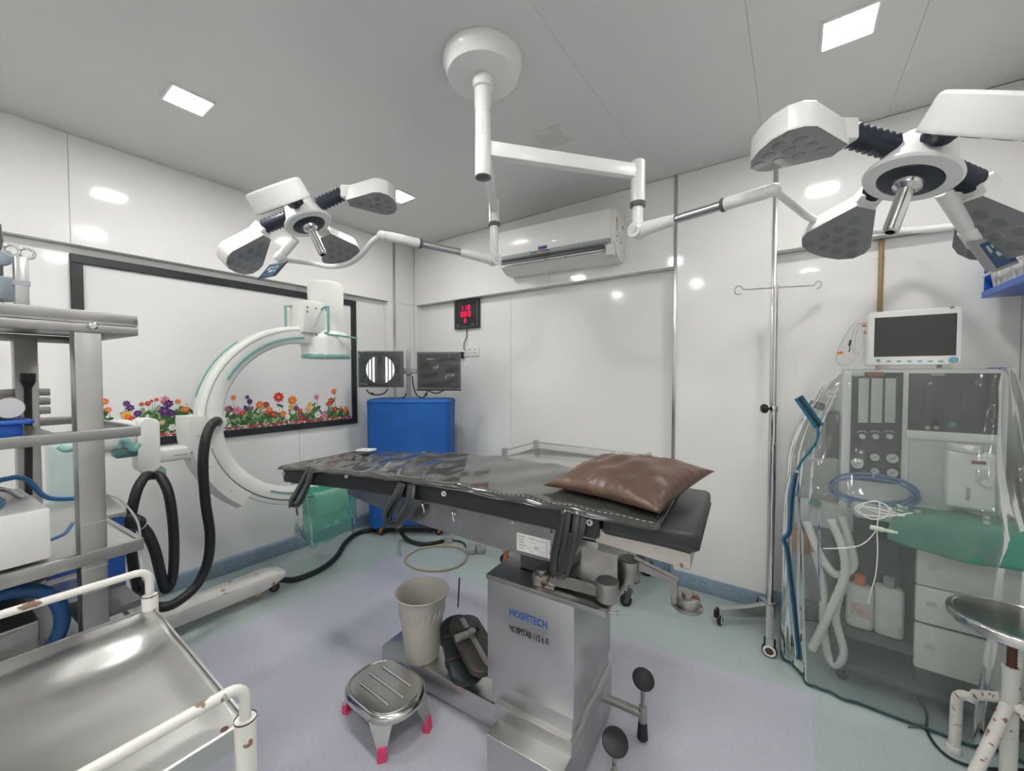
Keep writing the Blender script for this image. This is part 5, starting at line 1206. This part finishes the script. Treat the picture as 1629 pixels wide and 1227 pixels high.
hose('breathing_hose', 'white corrugated breathing hose making a short U loop below the absorber', [pY(1283, 830, Y1), pY(1302, 878, Y1 - .02), pY(1326, 912, Y1 - .02), pY(1347, 911, Y1), pY(1358, 893, Y1 + .02), pY(1348, 850, Y1 + .04), pY(1340, 822, Y1 + .05)], .0165, M_milk)
hose('breathing_hose', 'white corrugated breathing hose hanging open ended to the left', [pY(1322, 826, Y1 - .04), pY(1341, 875, Y1 - .05), pY(1343, 918, Y1 - .05), pY(1315, 985, Y1 - .04), pY(1291, 1034, Y1 - .03)], .0165, M_milk)
hose('breathing_hose', 'white corrugated breathing hose with the longest loop almost to the floor', [pY(1297, 880, Y1 + .06), pY(1309, 930, Y1 + .05), pY(1310, 993, Y1 + .03), pY(1318, 1044, Y1 + .02), pY(1331, 1058, Y1 + .01), pY(1342, 1036, Y1), pY(1329, 978, Y1), pY(1342, 928, Y1 + .02), pY(1347, 905, Y1 + .05)], .0155, M_milk)
m = MB(); c = pY(1388, 782, 2.290); R = random.Random(6)
pts = []
for i in range(5 * 24):
    a = 2 * math.pi * i / 24; k = i / 24; rx = .138 + .008 * math.sin(k * 2.1); rz = .066 + .006 * math.cos(k * 1.7)
    pts.append(c + V((math.cos(a) * rx, -.02 * math.sin(a) + .006 * (k - 2), math.sin(a) * rz + .004 * (k - 2))))
m.tube(pts, .0048, 8); tag(m.build('tubing_coil', M_bluec2, angle=180), 'coil of blue tubing on the anaesthesia worktop, seen through the cover', 'tubing')
def jug(name, label, px, py, w_, h, cap):
    p = pY(px, py, 2.42); p.z = .241
    t = thing(name, label, 'bottle', p)
    m = MB(); m.prism(rrect(w_, w_ * .7, w_ * .22, 4), p, (1, 0, 0), (0, 1, 0), (0, 0, h), 0, .016, 3); m.build('body', M_milk, t)
    m = MB(); m.cyl(p + V((0, 0, h - .005)), p + V((0, 0, h + .045)), w_ * .2, n=18, bev=.004); m.build('cap', cap, t)
    m = MB(); m.box(p.x - w_ * .38, p.x + w_ * .38, p.y - w_ * .352, p.y - w_ * .345, p.z + h * .3, p.z + h * .62); m.build('label', M_paper if cap is not M_orange else M_lred, t)
jug('canister', 'white plastic bottle with an orange cap on the lower shelf of the anaesthesia machine', 1366, 1015, .095, .20, M_orange)
jug('canister', 'white plastic jug with a grey cap on the lower shelf of the anaesthesia machine', 1412, 1020, .10, .22, M_grey)
# green cloth on the worktop
def cloth(u, v):
    x = .34 + u * .45 + .02 * math.sin(5 * v); f = v * .34
    if f < .21: return V((x, 2.385 - f, .862 + .006 * math.sin(14 * u + 9 * v) + .004 * math.sin(31 * u)))
    k = min(1, (f - .21) / .13); s = math.sin(min(k * 3, 1) * math.pi / 2)
    return V((x, 2.173 - .008 * s - .006 * math.sin(17 * u) * k, .858 - .14 * k * (.55 + .45 * math.sin(2.2 * u + .4)) * 1.0))
m = MB(); m.grid(cloth, 40, 26); tag(m.build('green_cloth', M_green, angle=180, solid=.003), 'green surgical cloth draped over the front of the anaesthesia worktop', 'cloth')
# sensor lead: loops, connector and tail
def sensor():
    P = lambda px, py, y=2.15: pY(px, py, y)
    t = thing('sensor_lead', 'thin pale sensor lead looped over the worktop with a pale connector', 'cable', P(1400, 900))
    m = MB(); m.tube(cr([P(1452, 816), P(1410, 822), P(1370, 818), P(1362, 806), P(1390, 798), P(1412, 806), P(1410, 822), P(1385, 826), P(1366, 812), P(1378, 806), P(1440, 821), P(1395, 815), P(1372, 803), P(1398, 799), P(1396, 832), P(1391, 848), P(1372, 866), P(1345, 872), P(1310, 873)], 6), .0022, 6); m.build('lead', M_milk, t)
    m = MB(); m.tube(cr([P(1395, 842), P(1396, 880), P(1393, 915), P(1386, 940), P(1381, 960)], 6), .0022, 6); m.build('tail', M_milk, t)
    a, b_ = P(1384, 839, 2.13), P(1428, 848, 2.13); m = MB(); m.cyl(a, a + (b_ - a) * .5, .010, n=16, bev=.002); m.cyl(a + (b_ - a) * .5, a + (b_ - a) * .85, .007, n=14); m.cyl(a + (b_ - a) * .85, b_, .005, n=12); m.split('connector', M_pgreen, t)
sensor()

# patient monitor on top
def monitor():
    a, b_ = pY(1379, 582.5, 2.42), pY(1533, 487, 2.42); y = 2.42; z0 = 1.452; z1 = b_.z
    t = thing('patient_monitor', 'white patient monitor with a blank screen standing on the anaesthesia machine', 'monitor', ((a.x + b_.x) / 2, y + .05, z0))
    m = MB(); m.prism(rrect(b_.x - a.x, z1 - z0 - .010, .014, 4, (a.x + b_.x) / 2, (z0 + .010 + z1) / 2), (0, y, 0), (1, 0, 0), (0, 0, 1), (0, .12, 0), 0, .006, 2); bd = m.build('body', M_white, t)
    s0, s1 = pY(1390, 568, y), pY(1523, 498, y)
    m = MB(); m.box(s0.x, s1.x, y - .0015, y + .002, s0.z, s1.z, 0, .001, 1); m.build('screen', M_screen, t)
    for px in (1414, 1430, 1447, 1463, 1480, 1497):
        p = pY(px, 575, y); m = MB(); m.lathe([(0, 0), (.009, 0), (.008, .003), (0, .004)], p, (0, -1, 0), 18, sx=1, sy=.45, u=(1, 0, 0)); m.build('button', M_skyb, t)
    p = pY(1397, 574, y); m = MB(); m.lathe([(0, 0), (.007, 0), (.007, .003), (0, .004)], p, (0, -1, 0), 16); m.build('power_button', M_skyb, t)
    p = pY(1516, 573, y); m = MB(); m.lathe([(0, 0), (.0135, 0), (.013, .012), (.011, .014), (0, .014)], p, (0, -1, 0), 22); m.build('rotary_knob', M_skyb, t)
    p = pY(1514.5, 489.5, y); m = MB(); m.obox(p, (.006, 0, 0), (0, .001, 0), (0, 0, .0025)); m.build('alarm_lamp', M_dgrey, t)
    for f in (.15, .82): m = MB(); m.box(a.x + (b_.x - a.x) * f, a.x + (b_.x - a.x) * f + .03, y + .015, y + .1, z0 - .003, z0 + .012, 0, .002, 1); m.build('foot', M_lgrey, t)
    P = lambda px, py, yy=2.44: pY(px, py, yy)
    m = MB(); m.cyl(P(1379, 517, 2.47), P(1371, 517, 2.47), .010, n=14); m.cyl(P(1379, 527, 2.47), P(1373, 530, 2.47), .008, n=14); m.split('plug', M_salmon, t)
    m = MB()
    for pts in ([P(1373, 517), P(1362, 514), P(1351, 524), P(1340, 543), P(1332, 560), P(1331, 577), P(1345, 582), P(1362, 572)], [P(1373, 518), P(1365, 516), P(1357, 530), P(1355, 550), P(1362, 565), P(1370, 556), P(1373, 535), P(1371, 520)], [P(1374, 530), P(1372, 548), P(1366, 563), P(1360, 552), P(1362, 530), P(1367, 519)], [P(1373, 528), P(1375, 550), P(1371, 572), P(1366, 577)]):
        m.tube(cr(pts, 6), .0024, 6)
    m.split('lead_wire', M_lgrey, t, angle=180)
    m = MB(); m.obox(P(1337, 561.5), (.0105, 0, .001), (0, .002, 0), (0, 0, .0065), 0, .002); m.build('orange_tag', M_orange, t)
    m = MB(); m.obox(P(1352, 546), (.004, 0, .001), (0, .005, 0), (.002, 0, .015), 0, .003); m.obox(P(1351.5, 556), (.002, 0, .0), (0, .002, 0), (.002, 0, .012)); m.split('lead_clip', M_ink, t)
monitor()

# the clear cover
def cover():
    lv = [(1.446, .165, .695, 2.315, 2.795, .20), (1.425, .160, .70, 2.308, 2.80, .22), (1.37, .115, .715, 2.300, 2.81, .28), (1.30, .085, .73, 2.292, 2.82, .32), (1.20, .040, .745, 2.275, 2.82, .36), (1.05, -.005, .765, 2.240, 2.825, .40), (.92, -.015, .78, 2.180, 2.825, .42), (.86, -.020, .79, 2.160, 2.825, .42), (.80, -.022, .80, 2.158, 2.825, .42), (.60, -.022, .815, 2.185, 2.825, .44), (.35, -.020, .825, 2.205, 2.825, .46), (.12, -.015, .83, 2.205, 2.825, .5), (.012, -.010, .835, 2.20, 2.825, .5)]
    n = 160; m = MB(); rings = []
    for i, (z, a, b_, c, d, e) in enumerate(lv):
        rg = []; f = i / (len(lv) - 1)
        for j in range(n):
            an = 2 * math.pi * j / n; ca, sa = math.cos(an), math.sin(an)
            sx = math.copysign(abs(ca) ** e, ca); sy = math.copysign(abs(sa) ** e, sa)
            w_ = .012 * f * math.sin(9 * an + 3.0 * f) + .007 * min(1, f * 3) * math.sin(17 * an - 5 * f) + .004 * min(1, f * 4) * math.sin(31 * an + 8 * f)
            w_ += .008 * (1 - .6 * f) * min(1, f * 5) * max(0, math.sin(11 * an + 2.5 + 2.2 * f)) ** 8 - .008 * (1 - .6 * f) * min(1, f * 4) * max(0, math.sin(13 * an + .6 - 3 * f)) ** 8
            if f > .9: w_ += .014 * math.sin(6 * an + 1.0)
            x = (a + b_) / 2 + sx * ((b_ - a) / 2 + w_ * (.6 if ca < .7 else .3)); y = (c + d) / 2 + sy * ((d - c) / 2 + (w_ if sa < 0 else 0))
            rg.append(V((min(x, XR - .008), min(y, 2.845), z)))
        rings.append(rg)
    # resample between levels for a smooth sheet
    cols = [cr([rings[i][j] for i in range(len(lv))], 3) for j in range(n)]; K = len(cols[0])
    VV = [cols[j][i] for j in range(n) for i in range(K)]
    F = [(j * K + i, ((j + 1) % n) * K + i, ((j + 1) % n) * K + i + 1, j * K + i + 1) for j in range(n) for i in range(K - 1)]
    top = [cols[j][0] + (V((.43, 2.555, 1.4475)) - cols[j][0]) * .25 for j in range(n)]
    o = len(VV); VV += top; F += [(j * K, o + j, o + (j + 1) % n, ((j + 1) % n) * K) for j in range(n)]
    m.add(VV, F)
    t = thing('clear_cover', 'clear plastic dust cover with blue zip tape draped over the anaesthesia machine', 'cover', (.4, 2.48, 0))
    m.build('film', M_film, t, angle=180)
    m = MB(); m.tube([cols[j][K - 1] for j in range(n)], .005, 8, closed=True); m.build('teal_hem', M_hem, t, angle=180)
    def tape(pts, wv, nm='zip_tape'):
        m = MB(); ribbon(m, pts, wv, .0015); zt = m.build(nm, M_tape, t, angle=180)
        m = MB(); ribbon(m, [p - V((FWD.x, FWD.y, 0)) * .003 for p in pts], wv * .34, .0015); m.build('zip_teeth', M_navy, zt, angle=180)
    tape([pD(1270, 632, 1.83), pD(1280, 646, 1.82), pD(1292, 663, 1.81), pD(1303, 679, 1.80)], (RGT * .75 + UPV * .6).normalized() * .042)
    tape([pD(1266, 752, 1.82), pD(1260, 790, 1.82), pD(1257, 830, 1.805), pD(1255, 848, 1.80), pD(1247, 858, 1.80), pD(1252, 872, 1.80), pD(1257, 910, 1.80), pD(1263, 960, 1.80), pD(1268, 1010, 1.80), pD(1271, 1038, 1.80), pD(1270, 1049, 1.80)], RGT * .022)
    m = MB(); ribbon(m, [pD(1302, 678, 1.80), pD(1300, 700, 1.80), pD(1290, 716, 1.81), pD(1276, 733, 1.82), pD(1268, 748, 1.82)], RGT * .012, .001); m.build('seam_tape', M_tape, t, angle=180)
cover()
m = MB(); m.tube(cr([pz(1458, 1108, .012), pz(1474, 1135, .008), pz(1474, 1160, .008), pz(1488, 1185, .008), pz(1515, 1208, .008), pz(1560, 1222, .008), pz(1640, 1226, .008)], 7), .005, 8)
tag(m.build('floor_wire', M_black, angle=180), 'thin black wire on the floor by the white stool', 'cable')
m = MB(); p = pz(1456, 1155, .006); m.obox(p, RGT * .022, V((.01, .015, 0)), (0, 0, .004), 0, .003); tag(m.build('wire_clip', M_rsteel), 'small rusty metal clip lying on the teal floor near the wire', 'clip')

# ---------------------------------------------------------------- round stool at the right edge
def stool():
    c = pD(1608, 1100, 1.31); c.z = 0; z = V((0, 0, 1))
    t = thing('round_stool', 'round steel topped stool with rust flecked white tubular legs', 'stool', c)
    zs = pD(1608, 990, 1.31).z
    m = MB(); m.lathe([(0, 0), (.148, 0), (.152, .004), (.152, .026), (.148, .032), (.138, .034), (.134, .031), (0, .031)], c + z * (zs - .018), z, 56); m.build('seat', M_steelb, t)
    m = MB(); m.lathe([(0, -.008), (.05, -.008), (.05, 0)], c + z * (zs - .018), z, 24); m.build('seat_flange', M_rust, t)
    pr = []; h0, h1 = .44, zs - .02
    for i in range(29): pr.append((.0125 if i % 2 else .0105, h0 + (h1 - h0) * i / 28))
    m = MB(); m.lathe([(0, h0)] + pr + [(0, h1)], c, z, 20); m.build('screw_rod', M_rust, t, angle=180)
    m = MB(); m.lathe([(0, .06), (.020, .06), (.020, .435), (.022, .44), (.022, .448), (.018, .451), (.013, .451)], c, z, 28); m.build('post', M_chip, t)
    e1 = pz(1517, 1197, 0); d1 = (e1 - c); d1.z = 0
    e2 = pD(1530, 1228, 1.24); d2 = V((e2.x - c.x, e2.y - c.y, 0)) ; d2 = d2.normalized() * .30
    zz = .33
    def leg(d, straight=False):
        L = d.length; u = d.normalized(); pts = [c + u * .018 + z * zz, c + u * (L * .6) + z * (zz - .055)]
        for i in range(7):
            a = math.pi / 2 * i / 6; pts.append(c + u * (L - .055 + .05 * math.sin(a)) + z * (zz - .13 + .05 * math.cos(a)))
        pts += [c + u * (L - .003) + z * .06, c + u * L + z * .022]
        if straight: pts = [c + u * .018 + z * (zz - .005), c + u * (L * .5) + z * .18, c + u * L + z * .022]
        m = MB(); m.tube(pts, .0165, 16); lg = m.build('leg', M_rusty, t, angle=60)
        m = MB(); m.cyl(c + u * L, c + u * L + z * .028, .020, n=18, bev=.004); m.build('leg_tip', M_chip, lg)
    leg(d1); leg(d2, True); leg(-d1.normalized() * .22); leg(d2.normalized() * -.20)
stool()


# ---------------------------------------------------------------- tall steel rack at the left edge
def rack():
    xf, xb = -1.46, -2.03; ya, yb = -.62, pX(222, 600, xf).y
    t = thing('steel_rack', 'tall stainless steel instrument rack with open shelves at the left edge', 'rack', ((xf + xb) / 2, (ya + yb) / 2, 0))
    y0, y1 = pX(118, 600, xf).y, pX(163, 600, xf).y
    yy = (y0 + y1) / 2; hw = (y1 - y0) / 2
    def post(x, y): m = MB(); m.box(x - .045, x, y - hw, y + hw, .03, 1.535, 0, .004); return m.build('post', M_steeld, t)
    p1 = post(xf, yy); post(xf, ya + .12); b0 = pX(57, 600, xb + .045).y; post(xb + .045, (b0 + pX(90, 600, xb + .045).y) / 2); post(xb + .045, ya + .12)
    m = MB()
    for py in (833, 905, 945): z = pX(140, py, xf).z; m.box(xf, xf + .0012, y0 + .001, y1 - .001, z, z + .002)
    m.split('weld_line', M_steelb, p1)
    # top: tray over a frame
    z = pX(222, 519, xf).z
    m = MB(); m.box(xb, xf, ya, yb, z - .002, z + .004); m.box(xf - .012, xf, ya, yb, z, pX(222, 502, xf).z, 0, .003); m.box(xb, xb + .012, ya, yb, z, z + .02, 0, .003); m.box(xb, xf, yb - .012, yb, z, z + .02, 0, .003); m.split('top_tray', M_steeld, t)
    def rails(ztop, zbot, nm='shelf_rail'):
        for bx in ((xf - .014, xf + .002, ya, yb, zbot, ztop), (xb, xb + .016, ya, yb, zbot, ztop), (xb + .016, xf - .014, yb - .014, yb, zbot, ztop)): m = MB(); m.box(*bx, 0, .003); m.build(nm, M_steeld, t)
    rails(z - .004, pX(222, 535, xf).z)
    m = MB(); p = pX(147, 519, xf + .004); m.lathe([(0, 0), (.009, 0), (.009, .004), (.005, .007), (0, .007)], p, (1, 0, 0), 12); m.build('bolt', M_steelb, t)
    # second shelf: an open frame with slotted back rail
    z2 = pX(222, 678, xf).z; z2b = pX(222, 694, xf).z
    rails(z2, z2b)
    m = MB(); m.box(xb + .016, xf - .014, ya, y0 - .0, z2b + .004, z2b + .008); m.build('shelf_plate', M_steel, t)
    m = MB()
    for i in range(3): m.box(xb + .02, xb + .03, ya, y1, z2 + .012 + i * .030, z2 + .036 + i * .030, 0, .003)
    m.split('back_slat', M_steeld, t)
    # work shelf
    z3 = pX(222, 857, xf).z; z3b = pX(222, 876, xf).z
    rails(z3, z3b); m = MB(); m.box(xb + .016, xf - .014, ya, yb - .014, z3 - .010, z3 - .004); m.build('work_shelf', M_tray, t)
    z4 = pX(180, 968, xf).z - .09
    rails(z4 + .022, z4); m = MB(); m.box(xb + .016, xf - .014, ya, yb - .014, z4 + .01, z4 + .014); m.build('lower_shelf', M_steel, t)
    m = MB(); q = pX(190, 950, xf - .08); m.box(xf - .16, xf - .02, yb - .12, yb + .0, q.z - .02, q.z + .0, 0, .003); m.build('drop_flap', M_dgrey, t)
    for (x, y) in ((xf - .02, yy), (xf - .02, ya + .12), (xb + .02, yy), (xb + .02, ya + .12)): castor(t, (x, y, 0), .03, .5, M_black, M_dgrey, .06, .02)
    return dict(xf=xf, xb=xb, z1=z + .004, z2=z2b + .008, z3=z3 - .004, z4=z4 + .014, y0=y0, yb=yb)
N0 = set(o.name for o in bpy.data.objects)
RK = rack()
def rack_items():
    xf, xb = RK['xf'], RK['xb']
    # clear jar on top
    c = pX(-4, 480, xf - .22); c.z = RK['z1'] + .001
    top = pX(10, 362, xf - .22).z
    t = thing('clear_jar', 'clear plastic jar of small items standing on top of the steel rack', 'jar', c)
    r = abs(pX(22, 450, xf - .22).y - c.y)
    m = MB(); m.lathe([(0, 0), (r, 0), (r, top - c.z - .02), (r * .97, top - c.z), (0, top - c.z)], c, (0, 0, 1), 32); m.build('wall', M_jar, t)
    m = MB(); m.lathe([(r * 1.0, 0), (r * 1.04, .004), (r * 1.04, .03), (r, .034)], c + V((0, 0, top - c.z - .05)), (0, 0, 1), 32); m.build('lid_band', M_jar, t)
    m = MB(); m.obox(c + V((.02, 0, .15)), (.03, .01, 0), (0, .03, .01), (0, 0, .02), 0, .01); m.obox(c + V((.02, .02, .08)), (.03, .01, 0), (0, .03, .0), (0, 0, .03), 0, .01); m.split('content', M_dblue, t)
    # pair of ring handled forceps in a steel holder
    h = pX(44, 484, xf - .14); h.z = RK['z1'] + .001
    t = thing('forceps_holder', 'narrow steel holder with a ring handled forceps standing on top of the rack', 'holder', h)
    zt = pX(44, 412, xf - .14).z
    m = MB(); m.obox(h + V((0, 0, (zt - h.z) / 2)), (.012, 0, 0), (0, .012, 0), (0, 0, (zt - h.z) / 2), 0, .004); m.build('holder', M_steel, t)
    m = MB(); zz = pX(44, 452, xf - .12).z; m.obox(V((h.x, h.y, zz)), (.0135, 0, 0), (0, .0135, 0), (0, 0, .006)); m.build('tape_band', M_purp, t)
    for px, py in ((52, 407), (28, 402)):
        q = pX(px, py, xf - .135); m = MB()
        u = V((.35, .94, 0)); m.tube([q + u * math.cos(2 * math.pi * i / 22) * .0125 + V((0, 0, math.sin(2 * math.pi * i / 22) * .0125)) for i in range(22)], .0032, 8, closed=True)
        s = V((h.x, h.y + (.004 if px > 40 else -.006), zt - .03)); d = (q - s); m.tube([s, q - V((0, math.copysign(.009, q.y - s.y), .008))], .0035, 8); m.split('forceps_ring', M_chrome, t)
    # blue basin with a tape roll on the second shelf
    c = pX(0, 690, xf - .12); c.z = RK['z2'] + .001
    zt = pX(30, 664, xf - .12).z; ye = pX(36, 690, xf - .12).y
    t = thing('blue_basin', 'small blue plastic basin on the upper shelf of the rack', 'basin', c)
    w_ = (ye - c.y); m = MB()
    m.prism(rrect(.16, w_ * 2, .012, 3, 0, 0), c, (1, 0, 0), (0, 1, 0), (0, 0, zt - c.z - .008), 0, .004, 2); m.build('body', M_bluep, t)
    m = MB(); m.prism(rrect(.185, w_ * 2 + .035, .016, 3, 0, 0), V((c.x, c.y, zt - .010)), (1, 0, 0), (0, 1, 0), (0, 0, .009), 0, .003, 2); m.build('lip', M_bluep, t)
    a = pX(19, 642, xf - .07); L = V((-.10, -.012, 0)); rr = .0262
    zc = zt + rr + .0015; a = V((a.x, a.y, zc))
    t2 = thing('tape_roll', 'white ended roll of brown plaster lying on the blue basin', 'roll', V((a.x - .05, a.y, zt)))
    m = MB(); m.lathe([(0, 0), (rr * .95, 0), (rr, .003), (rr, .09), (0, .092)], a, L, 36); m.build('roll', M_plaster, t2)
    m = MB(); m.lathe([(0, -.0015), (rr * .9, -.0015), (rr * .93, .001)], a, L, 36); m.build('end_disc', M_white, t2)
    # black lead hung on the back post
    X = xb + .052; m = MB(); m.tube(cr([pX(75, 615, X), pX(76, 680, X), pX(76, 740, X), pX(76, 782, X)], 5), .0085, 10); m2 = m
    t = thing('hanging_lead', 'black lead with a flared plug hanging down the back post of the rack', 'cable', pX(76, 782, X))
    m.build('lead', M_black, t, angle=180)
    m = MB(); a, b_ = pX(75, 594, X), pX(75, 617, X); m.cyl(a, a + (b_ - a) * .55, .017, n=18); m.cyl(a + (b_ - a) * .55, b_, .017, .0085, n=18); m.split('plug', M_black, t)
    # white metal box with a blue cable coil on the work shelf
    p1 = pX(83, 889, xf - .022); z0 = RK['z3'] + .001; zt = pX(83, 806, xf - .022).z
    t = thing('white_box', 'white metal equipment box on the work shelf of the steel rack', 'equipment box', (xf - .2, p1.y - .15, z0))
    m = MB(); m.box(xf - .36, xf - .022, p1.y - .34, p1.y, z0 + .006, zt, 0, .006); m.build('case', M_whbox, t)
    for (x, y) in ((xf - .05, p1.y - .03), (xf - .33, p1.y - .03), (xf - .05, p1.y - .3), (xf - .33, p1.y - .3)): m = MB(); m.cyl((x, y, z0), (x, y, z0 + .008), .012, n=12); m.build('foot', M_dgrey, t)
    m = MB(); m.tube(cr([V((xf - .20, p1.y - .20, zt + .002)), V((xf - .20, p1.y - .16, zt + .035)), V((xf - .2, p1.y - .06, zt + .035)), V((xf - .2, p1.y - .02, zt + .002))], 5), .006, 8); m.build('carry_handle', M_steelb, t)
    c = V((xf - .16, p1.y - .17, zt + .008)); pts = []
    for i in range(3 * 28): a = 2 * math.pi * i / 28; k = i / 28; pts.append(c + V((math.cos(a) * (.12 - .004 * k), math.sin(a) * (.115 - .005 * k), .007 * k)))
    e = pX(115, 785, xf - .18); pts += cr([pts[-1], c + V((-.04, .14, .05)), e + V((0, -.03, .0)), e + V((0, .06, -.02))], 6)[1:]
    m = MB(); m.tube(pts, .0062, 8); tag(m.build('blue_cable', M_bluec, angle=180), 'coiled blue cable lying on top of the white equipment box', 'cable')
    m = MB(); m.tube(cr([pX(78, 858, xf - .03), pX(95, 852, xf - .06), pX(110, 845, xf - .1), pX(125, 830, xf - .16)], 5), .0045, 8); tag(m.build('blue_wire', M_bluec, angle=180), 'thin blue wire curving up from the work shelf behind the rack post', 'cable')
    # lower shelf: grey box, dark bag, blue hose
    z0 = RK['z4'] + .001; q = pX(70, 980, xf - .07)
    m = MB(); m.box(xf - .30, xf - .07, q.y - .30, q.y, z0, q.z, 0, .008); tag(m.build('grey_case', M_steeld), 'grey steel case on the lowest shelf of the rack behind the tray trolley', 'case')
    def bagf(u, v):
        a = 2 * math.pi * u; b2 = math.pi * v; r_ = 1 + .10 * math.sin(5 * a + 3 * b2) + .06 * math.sin(11 * a - 4 * b2)
        return V((xf - .33, q.y - .06, q.z + .065)) + V((math.cos(a) * math.sin(b2) * .14 * r_, math.sin(a) * math.sin(b2) * .19 * r_, math.cos(b2) * .05 * r_))
    m = MB(); m.grid(bagf, 36, 14, wrap=True); k = min(p.z for p in m.v)
    m.v = [p + V((0, 0, 0)) for p in m.v]; tag(m.build('dark_bag', M_dgrey, angle=180, merge=True), 'crumpled dark bag on the grey case under the work shelf', 'bag')
    m = MB(); m.tube(cr([pX(-12, 945, xf - .06), pX(20, 938, xf - .05), pX(60, 936, xf - .05), pX(88, 948, xf - .05), pX(101, 972, xf - .05), pX(98, 1000, xf - .05), pX(86, 1020, xf - .06)], 6), .0155, 12); tag(m.build('blue_hose', M_bluec3, angle=180), 'thick dark blue hose bent over the front of the lowest rack shelf', 'hose')
    m = MB(); m.tube(cr([pX(165, 785, xf - .02), pX(190, 793, xf - .02), pX(210, 815, xf - .01), pX(221, 838, xf), pX(224, 880, xf), pX(228, 920, xf + .02), pX(243, 955, xf + .02), pX(252, 985, xf + .02), pX(253, 1000, xf + .02)], 6), .0026, 8); tag(m.build('grey_wire', M_grey, angle=180), 'thin grey wire hanging over the right end of the rack', 'cable')
rack_items()
PV = V((RK['xf'], RK['yb'], 0)); RZ = Matrix.Rotation(math.radians(4.5), 3, 'Z')      # the rack stands a little askew
for o in bpy.data.objects:
    if o.name not in N0 and o.parent is None: o.location = PV + RZ @ (o.location - PV); o.rotation_euler.z = math.radians(4.5)
# blue sided cabinet behind the rack
def blue_cabinet():
    xf = -2.12; yb = pX(199, 850, xf).y; zt = pX(199, 812, xf).z
    t = thing('blue_cabinet', 'blue sided equipment cabinet with a steel top behind the rack', 'cabinet', (xf - .2, yb - .2, 0))
    m = MB(); m.box(xf - .36, xf, yb - .42, yb, .06, zt - .02, 0, .006); m.build('body', M_bluep2, t)
    m = MB(); m.box(xf - .37, xf + .008, yb - .43, yb + .006, zt - .02, zt, 0, .004); m.build('steel_top', M_steel, t)
    m = MB(); m.box(xf, xf + .002, yb - .16, yb - .10, zt - .42, zt - .27); m.build('label', M_paper, t)
    m = MB(); m.box(xf, xf + .02, yb - .08, yb - .01, zt - .30, zt - .26, 0, .004); m.build('latch', M_dgrey, t)
    for (x, y) in ((xf - .04, yb - .05), (xf - .32, yb - .05), (xf - .04, yb - .37), (xf - .32, yb - .37)): castor(t, (x, y, 0), .025, .5, M_black, M_dgrey, .062, .02)
blue_cabinet()

# ---------------------------------------------------------------- tray trolley in the foreground
def tray_trolley():
    z = .82; xl, xr = -1.335, -.760; yb = .277; ya = -.62
    t = thing('tray_trolley', 'white tubular trolley with a scratched steel tray in the left foreground', 'trolley', ((xl + xr) / 2, (ya + yb) / 2, 0))
    def fn(u, v):
        x = xl + (xr - xl) * u; y = ya + (yb - ya) * v; e = min(u, 1 - u) * (xr - xl); f = min(v, 1 - v) * (yb - ya)
        d = min(e, f); zz = z - .0 - .010 * min(1, d / .05) + .0022 * math.sin(8 * x + 5 * y) * min(1, d / .08) + .012 * math.exp(-(((x - xl - .10) / .05) ** 2 + ((y - yb + .12) / .10) ** 2)) - .010 * math.exp(-(((x - xl - .17) / .04) ** 2 + ((y - yb + .10) / .09) ** 2))
        return V((x, y, zz))
    m = MB(); m.grid(fn, 60, 80); m.build('tray', M_tray, t, angle=180, solid=.002)
    for bx in ((xl - .002, xr + .002, yb - .002, yb + .002, z - .035, z + .0025), (xr - .002, xr + .002, ya, yb, z - .035, z + .0025), (xl - .002, xl + .002, ya, yb, z - .035, z + .0025)): MB().box(*bx).build('tray_skirt', M_steel, t)
    for (x, y) in ((xl, yb - .006), (xr + .006, yb - .006), (xl, ya), (xr + .006, ya)):
        zc = z + .035 if x < -1 else z + .012
        m = MB(); m.cyl((x, y, .06), (x, y, zc), .0165, n=24, bev=.002); lg = m.build('leg', M_chip, t)
        m = MB(); m.lathe([(0, 0), (.013, 0), (.0168, .0), (.0168, .003)], (x, y, zc - .002), (0, 0, 1), 20); m.build('leg_collar', M_rust, lg)
        castor(t, (x, y, 0), .025, .4, M_black, M_dgrey, .062, .018)
    for x, dz in ((xl, .10), (xr + .006, .072)):
        y0, y1 = ya, yb - .006; zc = z + dz; pts = [(x, y0, z + .01), (x, y0, zc - .03)]
        pts = [V((x, y0, z + .0))]
        for i in range(6): a = math.pi / 2 * i / 5; pts.append(V((x, y0 + .025 - .025 * math.cos(a), zc - .025 + .025 * math.sin(a))))
        for i in range(6): a = math.pi / 2 * i / 5; pts.append(V((x, y1 - .025 + .025 * math.sin(a), zc - .025 + .025 * math.cos(a))))
        pts.append(V((x, y1, z + .0)))
        m = MB(); m.tube(pts, .0088, 14); m.build('guard_rail', M_chip, t, angle=60)
    m = MB(); m.lathe([(0, .004), (.006, .004), (.006, 0)], (xr - .014, yb - .03, z - .004), (0, 0, 1), 10); m.build('rivet', M_rust, t)
    m = MB(); m.box(xl + .02, xr - .02, ya + .02, yb - .02, .25, .262, 0, .003); m.build('lower_tray', M_steel, t)
tray_trolley()
